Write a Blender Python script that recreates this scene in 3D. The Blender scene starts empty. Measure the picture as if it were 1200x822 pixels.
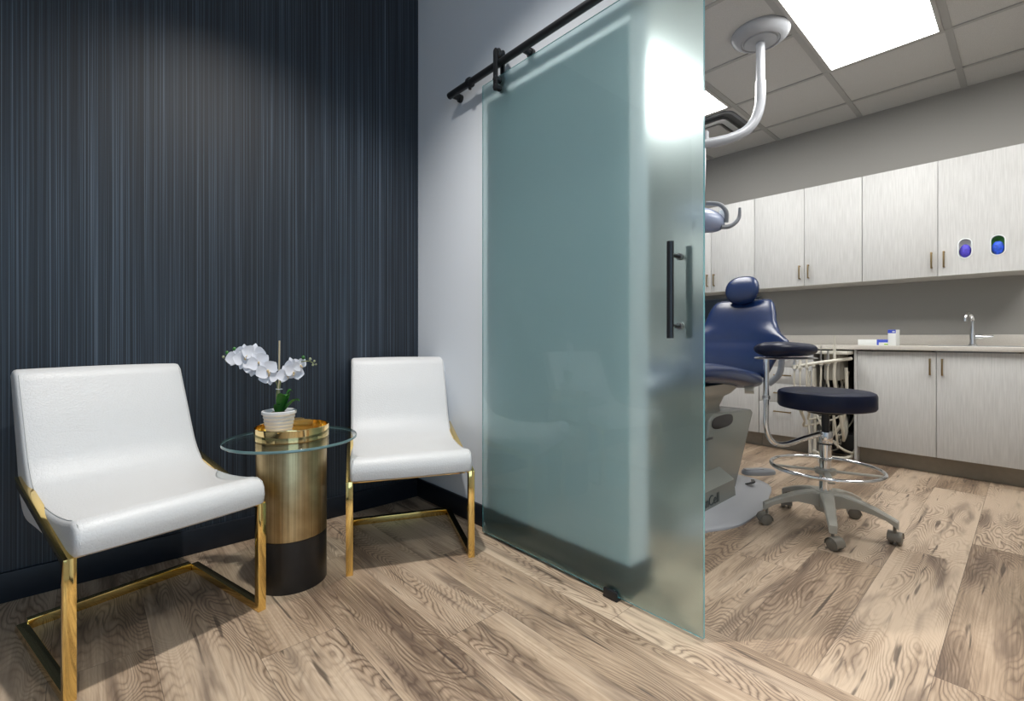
import bpy, bmesh, math, random
from mathutils import Vector, Matrix
random.seed(7)
PI = math.pi
sc = bpy.context.scene
COL = sc.collection

# ------------------------------------------------------------------ camera
CAM = Vector((-1.436, -2.399, 0.92))
cam_d = bpy.data.cameras.new('camera')
cam = bpy.data.objects.new('camera', cam_d)
COL.objects.link(cam)
cam.location = CAM
cam.rotation_euler = (PI/2, 0, -math.radians(42.17))
cam_d.sensor_fit = 'HORIZONTAL'
cam_d.sensor_width = 36.0
cam_d.lens = 36.0*552/1200
cam_d.shift_y = -(411-395.5)/1200
cam_d.clip_start = 0.02
sc.camera = cam

# ------------------------------------------------------------------ colour management / sampling
sc.view_settings.view_transform = 'Standard'
sc.view_settings.look = 'None'
sc.view_settings.gamma = 1.0
sc.view_settings.use_curve_mapping = False
sc.view_settings.exposure = 0.0
cy = sc.cycles
cy.use_denoising = True
cy.max_bounces = 12
cy.diffuse_bounces = 5
cy.glossy_bounces = 6
cy.transmission_bounces = 8
cy.transparent_max_bounces = 12
cy.sample_clamp_indirect = 6.0
cy.blur_glossy = 0.4
cy.caustics_refractive = True
cy.caustics_reflective = True

# ------------------------------------------------------------------ world and lights
w = bpy.data.worlds.new('world'); sc.world = w; w.use_nodes = True
w.node_tree.nodes['Background'].inputs[0].default_value = (0.62, 0.78, 1.0, 1)
w.node_tree.nodes['Background'].inputs[1].default_value = 0.6

def area(name, loc, rot, sx, sy, power, col=(1, 1, 1), shape='RECTANGLE', spread=None):
    l = bpy.data.lights.new(name, 'AREA'); l.shape = shape; l.size = sx
    if shape in ('RECTANGLE', 'ELLIPSE'): l.size_y = sy
    l.energy = power; l.color = col
    if spread: l.spread = spread
    o = bpy.data.objects.new(name, l); COL.objects.link(o)
    o.location = loc; o.rotation_euler = rot
    return o
# daylight through the wide window behind the camera
area('window_daylight', (-2.0, -4.68, 1.55), (math.radians(90), 0, 0), 2.3, 1.9, 27, (0.47, 0.74, 1.0))
# lobby downlight (recessed) above the two chairs; second spot and panel are added fill
for dx, dy, en, sz in ((-0.90, -1.10, 235, 118), (-0.80, -2.75, 230, 92)):  # second spot added to even out the glass door's shadow line
    l = bpy.data.lights.new('downlight_lamp', 'SPOT'); l.energy = en; l.color = (1.0, 0.96, 0.91)
    l.spot_size = math.radians(sz); l.spot_blend = 1.0; l.shadow_soft_size = 0.045
    o = bpy.data.objects.new('downlight_lamp', l); COL.objects.link(o); o.location = (dx, dy, 2.965)
area('lobby_fill_lamp', (-1.7, -2.9, 2.97), (0, 0, 0), 1.15, 0.56, 4, (1.0, 0.97, 0.93))  # added fill light for the lobby, out of view
# troffers of the treatment room
PANEL_STRENGTH = 15.5

# ------------------------------------------------------------------ materials
def new_mat(name):
    m = bpy.data.materials.new(name); m.use_nodes = True
    return m, m.node_tree, m.node_tree.nodes['Principled BSDF']
def pmat(name, col, rough=0.5, metal=0.0, spec=0.5, noise=0.0, nscale=30, bump=0.0, bscale=200, coat=0.0, tvec=None):
    m, nt, b = new_mat(name)
    b.inputs['Base Color'].default_value = (*col, 1)
    b.inputs['Roughness'].default_value = rough
    b.inputs['Metallic'].default_value = metal
    b.inputs['Specular IOR Level'].default_value = spec
    b.inputs['Coat Weight'].default_value = coat
    N, L = nt.nodes, nt.links
    tc = N.new('ShaderNodeTexCoord')
    src = tc.outputs['Object']
    if tvec:
        mp = N.new('ShaderNodeMapping'); mp.inputs['Scale'].default_value = tvec
        L.new(src, mp.inputs['Vector']); src = mp.outputs['Vector']
    n = N.new('ShaderNodeTexNoise'); n.inputs['Scale'].default_value = nscale; n.inputs['Detail'].default_value = 3
    L.new(src, n.inputs['Vector'])
    if noise:
        r = N.new('ShaderNodeMapRange'); r.inputs[1].default_value = 0.3; r.inputs[2].default_value = 0.7
        r.inputs[3].default_value = 1-noise; r.inputs[4].default_value = 1+noise
        L.new(n.outputs['Fac'], r.inputs[0])
        mx = N.new('ShaderNodeVectorMath'); mx.operation = 'SCALE'
        mx.inputs[0].default_value = col
        L.new(r.outputs[0], mx.inputs['Scale']); L.new(mx.outputs[0], b.inputs['Base Color'])
    if bump:
        n2 = N.new('ShaderNodeTexNoise'); n2.inputs['Scale'].default_value = bscale
        L.new(src, n2.inputs['Vector'])
        bp = N.new('ShaderNodeBump'); bp.inputs['Strength'].default_value = bump; bp.inputs['Distance'].default_value = 0.002
        L.new(n2.outputs['Fac'], bp.inputs['Height']); L.new(bp.outputs[0], b.inputs['Normal'])
    return m
def emat(name, col, s):
    m = bpy.data.materials.new(name); m.use_nodes = True; nt = m.node_tree; nt.nodes.clear()
    e = nt.nodes.new('ShaderNodeEmission'); e.inputs[0].default_value = (*col, 1); e.inputs[1].default_value = s
    o = nt.nodes.new('ShaderNodeOutputMaterial'); nt.links.new(e.outputs[0], o.inputs[0]); return m

def M_(nt, op, a, b=None, c=None):
    n = nt.nodes.new('ShaderNodeMath'); n.operation = op
    for i, v in enumerate((a, b, c)):
        if v is None: continue
        if isinstance(v, (int, float)): n.inputs[i].default_value = v
        else: nt.links.new(v, n.inputs[i])
    return n.outputs[0]
def VEC(nt, x, y, z):
    n = nt.nodes.new('ShaderNodeCombineXYZ')
    for i, v in enumerate((x, y, z)):
        if isinstance(v, (int, float)): n.inputs[i].default_value = v
        else: nt.links.new(v, n.inputs[i])
    return n.outputs[0]

def plank_mat(name, along, row0, joint0, step, L0=1.22, W0=0.2235, seed=0.0):
    m, nt, b = new_mat(name); N, L = nt.nodes, nt.links
    tc = N.new('ShaderNodeTexCoord'); sp = N.new('ShaderNodeSeparateXYZ'); L.new(tc.outputs['Object'], sp.inputs[0])
    u, v = (sp.outputs['X'], sp.outputs['Y']) if along == 'X' else (sp.outputs['Y'], sp.outputs['X'])
    vs = M_(nt, 'DIVIDE', M_(nt, 'SUBTRACT', v, row0), W0)
    row = M_(nt, 'FLOOR', vs); fv = M_(nt, 'FRACT', vs)
    us = M_(nt, 'DIVIDE', M_(nt, 'SUBTRACT', M_(nt, 'SUBTRACT', u, joint0), M_(nt, 'MULTIPLY', row, step)), L0)
    col = M_(nt, 'FLOOR', us); fu = M_(nt, 'FRACT', us)
    wn = N.new('ShaderNodeTexWhiteNoise'); wn.noise_dimensions = '3D'
    L.new(VEC(nt, row, col, seed), wn.inputs['Vector'])
    sr = N.new('ShaderNodeSeparateColor'); L.new(wn.outputs['Color'], sr.inputs[0])
    ra, rb, rc = sr.outputs
    # grain coordinates, shifted per plank
    gu = M_(nt, 'ADD', u, M_(nt, 'MULTIPLY', ra, 37.0)); gv = M_(nt, 'ADD', v, M_(nt, 'MULTIPLY', rb, 23.0))
    z = M_(nt, 'MULTIPLY', rc, 11.0)
    # cathedral figure: contour lines of a stretched height field
    hn = N.new('ShaderNodeTexNoise'); hn.inputs['Scale'].default_value = 1.0; hn.inputs['Detail'].default_value = 2.2
    hn.inputs['Roughness'].default_value = 0.40; hn.inputs['Distortion'].default_value = 0.25
    L.new(VEC(nt, M_(nt, 'MULTIPLY', gu, 1.5), M_(nt, 'MULTIPLY', gv, 6.5), z), hn.inputs['Vector'])
    jit = N.new('ShaderNodeTexNoise'); jit.inputs['Scale'].default_value = 1.0; jit.inputs['Detail'].default_value = 3
    L.new(VEC(nt, M_(nt, 'MULTIPLY', gu, 9.0), M_(nt, 'MULTIPLY', gv, 60.0), z), jit.inputs['Vector'])
    ph = M_(nt, 'ADD', M_(nt, 'MULTIPLY', hn.outputs['Fac'], 46.0), M_(nt, 'MULTIPLY', jit.outputs['Fac'], 1.1))
    fr = M_(nt, 'FRACT', ph)
    tri = M_(nt, 'SUBTRACT', 1.0, M_(nt, 'MULTIPLY', M_(nt, 'ABSOLUTE', M_(nt, 'SUBTRACT', fr, 0.5)), 2.0))
    ring = M_(nt, 'POWER', tri, 2.2)
    # where the figure is strong
    mk = N.new('ShaderNodeTexNoise'); mk.inputs['Scale'].default_value = 1.0; mk.inputs['Detail'].default_value = 2
    L.new(VEC(nt, M_(nt, 'MULTIPLY', gu, 1.6), M_(nt, 'MULTIPLY', gv, 7.0), M_(nt, 'ADD', z, 5.0)), mk.inputs['Vector'])
    mr = N.new('ShaderNodeMapRange'); mr.inputs[1].default_value = 0.36; mr.inputs[2].default_value = 0.62; mr.interpolation_type = 'SMOOTHSTEP'
    L.new(mk.outputs['Fac'], mr.inputs[0]); mask = mr.outputs[0]
    # fine straight fibres
    fb = N.new('ShaderNodeTexNoise'); fb.inputs['Scale'].default_value = 1.0; fb.inputs['Detail'].default_value = 4; fb.inputs['Roughness'].default_value = 0.6
    L.new(VEC(nt, M_(nt, 'MULTIPLY', gu, 4.0), M_(nt, 'MULTIPLY', gv, 170.0), z), fb.inputs['Vector'])
    # broad dark streaks
    st = N.new('ShaderNodeTexNoise'); st.inputs['Scale'].default_value = 1.0; st.inputs['Detail'].default_value = 3; st.inputs['Distortion'].default_value = 0.5
    L.new(VEC(nt, M_(nt, 'MULTIPLY', gu, 2.0), M_(nt, 'MULTIPLY', gv, 15.0), M_(nt, 'ADD', z, 9.0)), st.inputs['Vector'])
    sm = N.new('ShaderNodeMapRange'); sm.inputs[1].default_value = 0.50; sm.inputs[2].default_value = 0.76; sm.interpolation_type = 'SMOOTHSTEP'
    L.new(st.outputs['Fac'], sm.inputs[0]); streak = sm.outputs[0]
    # thin dark cracks running along the plank
    ck = N.new('ShaderNodeTexNoise'); ck.inputs['Scale'].default_value = 1.0; ck.inputs['Detail'].default_value = 2; ck.inputs['Distortion'].default_value = 0.3
    L.new(VEC(nt, M_(nt, 'MULTIPLY', gu, 3.2), M_(nt, 'MULTIPLY', gv, 42.0), M_(nt, 'ADD', z, 17.0)), ck.inputs['Vector'])
    cm = N.new('ShaderNodeMapRange'); cm.inputs[1].default_value = 0.655; cm.inputs[2].default_value = 0.72
    L.new(ck.outputs['Fac'], cm.inputs[0]); crack = cm.outputs[0]
    base = N.new('ShaderNodeValToRGB'); cr = base.color_ramp
    cr.elements[0].position = 0.25; cr.elements[0].color = (0.195, 0.137, 0.092, 1)
    cr.elements[1].position = 0.75; cr.elements[1].color = (0.53, 0.415, 0.305, 1)
    e = cr.elements.new(0.5); e.color = (0.385, 0.285, 0.198, 1)
    tone = M_(nt, 'ADD', M_(nt, 'MULTIPLY', mk.outputs['Fac'], -0.75), M_(nt, 'ADD', M_(nt, 'MULTIPLY', fb.outputs['Fac'], 0.75), M_(nt, 'ADD', M_(nt, 'MULTIPLY', rc, 0.34), 0.41)))
    L.new(tone, base.inputs[0])
    def mixc(fac, c1, c2):
        n = N.new('ShaderNodeMix'); n.data_type = 'RGBA'
        if isinstance(fac, (int, float)): n.inputs[0].default_value = fac
        else: L.new(fac, n.inputs[0])
        for i, c in ((6, c1), (7, c2)):
            if isinstance(c, tuple): n.inputs[i].default_value = (*c, 1)
            else: L.new(c, n.inputs[i])
        return n.outputs[2]
    rf = M_(nt, 'MULTIPLY', ring, M_(nt, 'ADD', 0.08, M_(nt, 'MULTIPLY', mask, 0.80)))
    c = mixc(rf, base.outputs[0], (0.105, 0.066, 0.044))
    c = mixc(M_(nt, 'MULTIPLY', streak, 0.75), c, (0.085, 0.056, 0.042))
    c = mixc(M_(nt, 'MULTIPLY', crack, 0.75), c, (0.045, 0.032, 0.026))
    # joints
    du = M_(nt, 'MULTIPLY', M_(nt, 'MINIMUM', fu, M_(nt, 'SUBTRACT', 1.0, fu)), L0)
    dv = M_(nt, 'MULTIPLY', M_(nt, 'MINIMUM', fv, M_(nt, 'SUBTRACT', 1.0, fv)), W0)
    dj = M_(nt, 'MINIMUM', du, dv)
    jm = M_(nt, 'LESS_THAN', dj, 0.0009)
    c = mixc(M_(nt, 'MULTIPLY', jm, 0.6), c, (0.06, 0.04, 0.03))
    L.new(c, b.inputs['Base Color'])
    rr = M_(nt, 'ADD', 0.34, M_(nt, 'MULTIPLY', fb.outputs['Fac'], 0.2)); L.new(rr, b.inputs['Roughness'])
    b.inputs['Specular IOR Level'].default_value = 0.4
    bp = N.new('ShaderNodeBump'); bp.inputs['Strength'].default_value = 0.25; bp.inputs['Distance'].default_value = 0.001
    L.new(M_(nt, 'SUBTRACT', fb.outputs['Fac'], M_(nt, 'MULTIPLY', jm, 2.0)), bp.inputs['Height']); L.new(bp.outputs[0], b.inputs['Normal'])
    return m

def stripe_wall_mat():
    m, nt, b = new_mat('dark_streaked_wallpaper'); N, L = nt.nodes, nt.links
    tc = N.new('ShaderNodeTexCoord'); sp = N.new('ShaderNodeSeparateXYZ'); L.new(tc.outputs['Object'], sp.inputs[0])
    x, z = sp.outputs['X'], sp.outputs['Z']
    def nz(sx, sz, d, off):
        n = N.new('ShaderNodeTexNoise'); n.inputs['Scale'].default_value = 1.0; n.inputs['Detail'].default_value = d; n.inputs['Roughness'].default_value = 0.65
        L.new(VEC(nt, M_(nt, 'MULTIPLY', x, sx), off, M_(nt, 'MULTIPLY', z, sz)), n.inputs['Vector']); return n.outputs['Fac']
    a = nz(190.0, 0.30, 3.0, 3.0); f = nz(480.0, 0.9, 1.0, 8.0); c2 = nz(28.0, 0.25, 2.0, 14.0); sl = nz(1.6, 0.9, 1.0, 20.0)
    s = M_(nt, 'ADD', M_(nt, 'ADD', M_(nt, 'MULTIPLY', a, 0.58), M_(nt, 'MULTIPLY', f, 0.34)), M_(nt, 'ADD', M_(nt, 'MULTIPLY', c2, 0.09), M_(nt, 'MULTIPLY', sl, 0.07)))
    r = N.new('ShaderNodeValToRGB'); cr = r.color_ramp
    cr.elements[0].position = 0.46; cr.elements[0].color = (0.0035, 0.005, 0.008, 1)
    cr.elements[1].position = 0.70; cr.elements[1].color = (0.125, 0.155, 0.195, 1)
    e = cr.elements.new(0.54); e.color = (0.010, 0.0155, 0.024, 1)
    e = cr.elements.new(0.60); e.color = (0.033, 0.047, 0.066, 1)
    L.new(s, r.inputs[0]); L.new(r.outputs[0], b.inputs['Base Color'])
    b.inputs['Roughness'].default_value = 0.5
    bp = N.new('ShaderNodeBump'); bp.inputs['Strength'].default_value = 0.3; bp.inputs['Distance'].default_value = 0.001
    L.new(s, bp.inputs['Height']); L.new(bp.outputs[0], b.inputs['Normal'])
    return m

def leather_mat(name, col, rough, scale=95, strength=0.35):
    m, nt, b = new_mat(name); N, L = nt.nodes, nt.links
    b.inputs['Base Color'].default_value = (*col, 1); b.inputs['Roughness'].default_value = rough
    tc = N.new('ShaderNodeTexCoord')
    v = N.new('ShaderNodeTexVoronoi'); v.feature = 'DISTANCE_TO_EDGE'; v.inputs['Scale'].default_value = scale
    L.new(tc.outputs['Object'], v.inputs['Vector'])
    mr = N.new('ShaderNodeMapRange'); mr.inputs[1].default_value = 0.0; mr.inputs[2].default_value = 0.16
    L.new(v.outputs['Distance'], mr.inputs[0])
    bp = N.new('ShaderNodeBump'); bp.inputs['Strength'].default_value = strength; bp.inputs['Distance'].default_value = 0.0008
    L.new(mr.outputs[0], bp.inputs['Height']); L.new(bp.outputs[0], b.inputs['Normal'])
    return m

def clear_glass(name, tint, edge=False):
    m = bpy.data.materials.new(name); m.use_nodes = True; nt = m.node_tree; N, L = nt.nodes, nt.links; N.clear()
    o = N.new('ShaderNodeOutputMaterial'); fr = N.new('ShaderNodeFresnel'); fr.inputs[0].default_value = 1.5
    t = N.new('ShaderNodeBsdfTransparent'); t.inputs[0].default_value = (*tint, 1)
    ge = N.new('ShaderNodeNewGeometry'); ior = N.new('ShaderNodeMapRange'); ior.inputs[3].default_value = 1.5; ior.inputs[4].default_value = 1/1.5
    L.new(ge.outputs['Backfacing'], ior.inputs[0]); L.new(ior.outputs[0], fr.inputs[0])
    g = N.new('ShaderNodeBsdfGlossy'); g.inputs['Roughness'].default_value = 0.02
    mx = N.new('ShaderNodeMixShader'); L.new(fr.outputs[0], mx.inputs[0]); L.new(t.outputs[0], mx.inputs[1]); L.new(g.outputs[0], mx.inputs[2])
    L.new(mx.outputs[0], o.inputs[0]); return m

def pane_glass(name, rough, frost, tint):
    # real dielectric slab; the etched side is rough and scatters a little light
    m = bpy.data.materials.new(name); m.use_nodes = True; nt = m.node_tree; N, L = nt.nodes, nt.links; N.clear()
    o = N.new('ShaderNodeOutputMaterial')
    g = N.new('ShaderNodeBsdfGlass'); g.inputs['Roughness'].default_value = rough; g.inputs['IOR'].default_value = 1.5; g.inputs['Color'].default_value = (*tint, 1)
    if not frost:
        L.new(g.outputs[0], o.inputs[0]); return m
    d = N.new('ShaderNodeBsdfDiffuse'); d.inputs[0].default_value = (0.46, 0.74, 0.75, 1)
    t = N.new('ShaderNodeBsdfTranslucent'); t.inputs[0].default_value = (0.62, 0.86, 0.88, 1)
    a = N.new('ShaderNodeMixShader'); a.inputs[0].default_value = 0.5; L.new(d.outputs[0], a.inputs[1]); L.new(t.outputs[0], a.inputs[2])
    mx = N.new('ShaderNodeMixShader'); mx.inputs[0].default_value = frost
    L.new(g.outputs[0], mx.inputs[1]); L.new(a.outputs[0], mx.inputs[2]); L.new(mx.outputs[0], o.inputs[0]); return m

def brass_mat():
    m, nt, b = new_mat('brushed_antique_brass'); N, L = nt.nodes, nt.links
    tc = N.new('ShaderNodeTexCoord'); sp = N.new('ShaderNodeSeparateXYZ'); L.new(tc.outputs['Object'], sp.inputs[0])
    ang = M_(nt, 'ARCTAN2', sp.outputs['Y'], sp.outputs['X'])
    n = N.new('ShaderNodeTexNoise'); n.inputs['Scale'].default_value = 1; n.inputs['Detail'].default_value = 3
    L.new(VEC(nt, M_(nt, 'MULTIPLY', ang, 30.0), 0.0, M_(nt, 'MULTIPLY', sp.outputs['Z'], 1.5)), n.inputs['Vector'])
    n2 = N.new('ShaderNodeTexNoise'); n2.inputs['Scale'].default_value = 9; n2.inputs['Detail'].default_value = 4
    L.new(tc.outputs['Object'], n2.inputs['Vector'])
    r = N.new('ShaderNodeValToRGB'); cr = r.color_ramp
    cr.elements[0].position = 0.33; cr.elements[0].color = (0.24, 0.165, 0.075, 1)
    cr.elements[1].position = 0.68; cr.elements[1].color = (0.62, 0.48, 0.27, 1)
    L.new(M_(nt, 'ADD', M_(nt, 'MULTIPLY', n.outputs['Fac'], 0.5), M_(nt, 'MULTIPLY', n2.outputs['Fac'], 0.5)), r.inputs[0])
    L.new(r.outputs[0], b.inputs['Base Color'])
    b.inputs['Metallic'].default_value = 1; b.inputs['Roughness'].default_value = 0.36
    return m

def laminate_mat(name, c1, c2):
    m, nt, b = new_mat(name); N, L = nt.nodes, nt.links
    tc = N.new('ShaderNodeTexCoord'); mp = N.new('ShaderNodeMapping'); mp.inputs['Scale'].default_value = (150, 150, 7)
    L.new(tc.outputs['Object'], mp.inputs[0]); n = N.new('ShaderNodeTexNoise'); n.inputs['Scale'].default_value = 1; n.inputs['Detail'].default_value = 3
    L.new(mp.outputs[0], n.inputs['Vector'])
    r = N.new('ShaderNodeValToRGB'); cr = r.color_ramp
    cr.elements[0].position = 0.35; cr.elements[0].color = (*c1, 1); cr.elements[1].position = 0.65; cr.elements[1].color = (*c2, 1)
    L.new(n.outputs['Fac'], r.inputs[0]); L.new(r.outputs[0], b.inputs['Base Color']); b.inputs['Roughness'].default_value = 0.5
    return m

MT = {}
MT['floor_lobby'] = plank_mat('walnut_planks_lobby', 'Y', -0.617, -1.20, 0.47, seed=3.0)
MT['floor_room'] = plank_mat('walnut_planks_room', 'X', -1.997, 0.92, -0.285, seed=8.0)
MT['strip'] = plank_mat('walnut_threshold', 'Y', -0.0535, -2.9, 0.3, L0=2.4, seed=5.0, W0=0.08)
MT['stripes'] = stripe_wall_mat()
MT['white_wall'] = pmat('white_wall_paint', (0.70, 0.74, 0.79), 0.6, bump=0.12, bscale=420)
MT['grey_wall'] = pmat('greige_wall_vinyl', (0.30, 0.292, 0.272), 0.6, noise=0.05, nscale=300, bump=0.15, bscale=300)
MT['black_base'] = pmat('black_baseboard', (0.012, 0.015, 0.021), 0.45, spec=0.3, noise=0.1)
MT['lobby_ceiling'] = pmat('lobby_ceiling_paint', (0.7, 0.7, 0.7), 0.8)
MT['tile'] = pmat('ceiling_tile', (0.58, 0.58, 0.565), 0.9, noise=0.10, nscale=260, bump=0.35, bscale=350)
MT['grid'] = pmat('ceiling_grid_metal', (0.40, 0.40, 0.39), 0.5)
MT['panel'] = emat('lit_diffuser', (1.0, 0.985, 0.96), PANEL_STRENGTH)
MT['panel_frame'] = pmat('light_frame', (0.45, 0.445, 0.43), 0.5)
MT['white_leather'] = leather_mat('white_embossed_leather', (0.66, 0.66, 0.655), 0.42)
MT['seam'] = pmat('leather_seam', (0.56, 0.56, 0.55), 0.5)
MT['gold'] = pmat('polished_gold', (0.93, 0.67, 0.24), 0.07, metal=1.0)
MT['gold_bright'] = pmat('mirror_gold', (0.93, 0.70, 0.33), 0.07, metal=1.0)
MT['brass'] = brass_mat()
MT['black_lacquer'] = pmat('black_lacquer', (0.012, 0.011, 0.011), 0.35, noise=0.15, nscale=8)
MT['table_glass'] = clear_glass('clear_table_glass', (0.93, 0.96, 0.955))
MT['glass_edge'] = pmat('polished_glass_edge', (0.13, 0.22, 0.22), 0.12, spec=0.8)
MT['door_glass'] = pane_glass('glass_smooth_side', 0.0, 0.0, (0.91, 0.985, 0.98))
MT['door_frost'] = pane_glass('glass_etched_side', 0.31, 0.085, (0.91, 0.985, 0.98))
MT['door_edge'] = pmat('door_glass_edge', (0.20, 0.47, 0.50), 0.15, spec=0.8)
MT['etch'] = pmat('etched_stamp', (0.45, 0.62, 0.64), 0.6)
MT['black_metal'] = pmat('black_powder_coat', (0.010, 0.011, 0.013), 0.35, spec=0.5)
MT['ceramic'] = pmat('white_ceramic', (0.70, 0.71, 0.72), 0.35)
MT['petal'] = pmat('orchid_petal', (0.70, 0.71, 0.76), 0.55, noise=0.04)
MT['lip'] = pmat('orchid_lip', (0.62, 0.48, 0.28), 0.5)
MT['leaf'] = pmat('orchid_leaf', (0.035, 0.16, 0.025), 0.35, noise=0.35, nscale=25)
MT['stem'] = pmat('orchid_stem', (0.20, 0.22, 0.09), 0.5, noise=0.2)
MT['stake'] = pmat('bamboo_stake', (0.52, 0.44, 0.30), 0.6, noise=0.15)
MT['moss'] = pmat('dried_moss', (0.10, 0.075, 0.05), 0.9, noise=0.5, nscale=90, bump=1.0, bscale=150)
MT['bud'] = pmat('orchid_bud', (0.30, 0.33, 0.20), 0.5)
MT['cabinet'] = laminate_mat('pale_woven_laminate', (0.52, 0.52, 0.505), (0.60, 0.60, 0.585))
MT['cabinet_box'] = pmat('cabinet_carcass', (0.50, 0.49, 0.46), 0.5)
MT['toe'] = pmat('toe_kick', (0.26, 0.225, 0.175), 0.45, noise=0.06)
MT['worktop'] = pmat('beige_worktop', (0.57, 0.54, 0.49), 0.4, noise=0.06, nscale=160)
MT['handle_brass'] = pmat('brushed_brass_pull', (0.36, 0.26, 0.13), 0.3, metal=1.0)
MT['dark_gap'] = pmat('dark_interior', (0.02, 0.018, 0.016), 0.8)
MT['chrome'] = pmat('chrome', (0.80, 0.81, 0.82), 0.08, metal=1.0)
MT['satin'] = pmat('satin_steel', (0.62, 0.63, 0.64), 0.28, metal=1.0)
MT['navy'] = pmat('navy_vinyl', (0.006, 0.021, 0.080), 0.27, spec=0.6, noise=0.04, bump=0.06, bscale=300)
MT['navy_dark'] = pmat('dark_navy_vinyl', (0.003, 0.007, 0.028), 0.36, spec=0.3, bump=0.06, bscale=300)
MT['beige_metal'] = pmat('warm_grey_paint', (0.37, 0.36, 0.315), 0.32, spec=0.5)
MT['chair_body'] = pmat('green_grey_plastic', (0.235, 0.25, 0.225), 0.25, spec=0.6)
MT['plate'] = pmat('light_grey_baseplate', (0.34, 0.35, 0.37), 0.35)
MT['caster'] = pmat('caster_grey', (0.17, 0.155, 0.13), 0.4)
MT['lamp_white'] = pmat('lamp_enamel', (0.36, 0.375, 0.40), 0.25)
MT['lamp_blue'] = pmat('lamp_shell', (0.33, 0.38, 0.52), 0.22, spec=0.6)
MT['grey_plastic'] = pmat('grey_plastic', (0.20, 0.215, 0.235), 0.35)
MT['dark_grey'] = pmat('dark_grey_vent', (0.07, 0.075, 0.08), 0.5)
MT['ivory'] = pmat('ivory_plastic', (0.62, 0.60, 0.52), 0.4)
MT['hose'] = pmat('ivory_hose', (0.58, 0.55, 0.46), 0.45)
MT['dark_hose'] = pmat('dark_hose', (0.05, 0.05, 0.05), 0.45)
MT['steel_sink'] = pmat('sink_steel', (0.72, 0.72, 0.70), 0.25, metal=0.7)
MT['white_card'] = pmat('white_card', (0.78, 0.80, 0.78), 0.5)
MT['blue_print'] = pmat('blue_print', (0.05, 0.09, 0.55), 0.5)
MT['green_print'] = pmat('green_print', (0.33, 0.55, 0.06), 0.5)
MT['glove_violet'] = pmat('violet_gloves', (0.075, 0.055, 0.50), 0.55, noise=0.3, nscale=60, bump=1.0, bscale=60)
MT['glove_blue'] = pmat('blue_gloves', (0.02, 0.09, 0.62), 0.5, noise=0.5, nscale=60, bump=1.0, bscale=60)
MT['green_box'] = pmat('green_carton', (0.03, 0.22, 0.03), 0.5, noise=0.3, nscale=50)
MT['slot_rim'] = pmat('white_slot_rim', (0.76, 0.80, 0.80), 0.35)
MT['screen'] = pmat('black_screen', (0.008, 0.010, 0.014), 0.12)
MT['logo'] = pmat('dark_logo_print', (0.03, 0.045, 0.05), 0.5)

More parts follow.
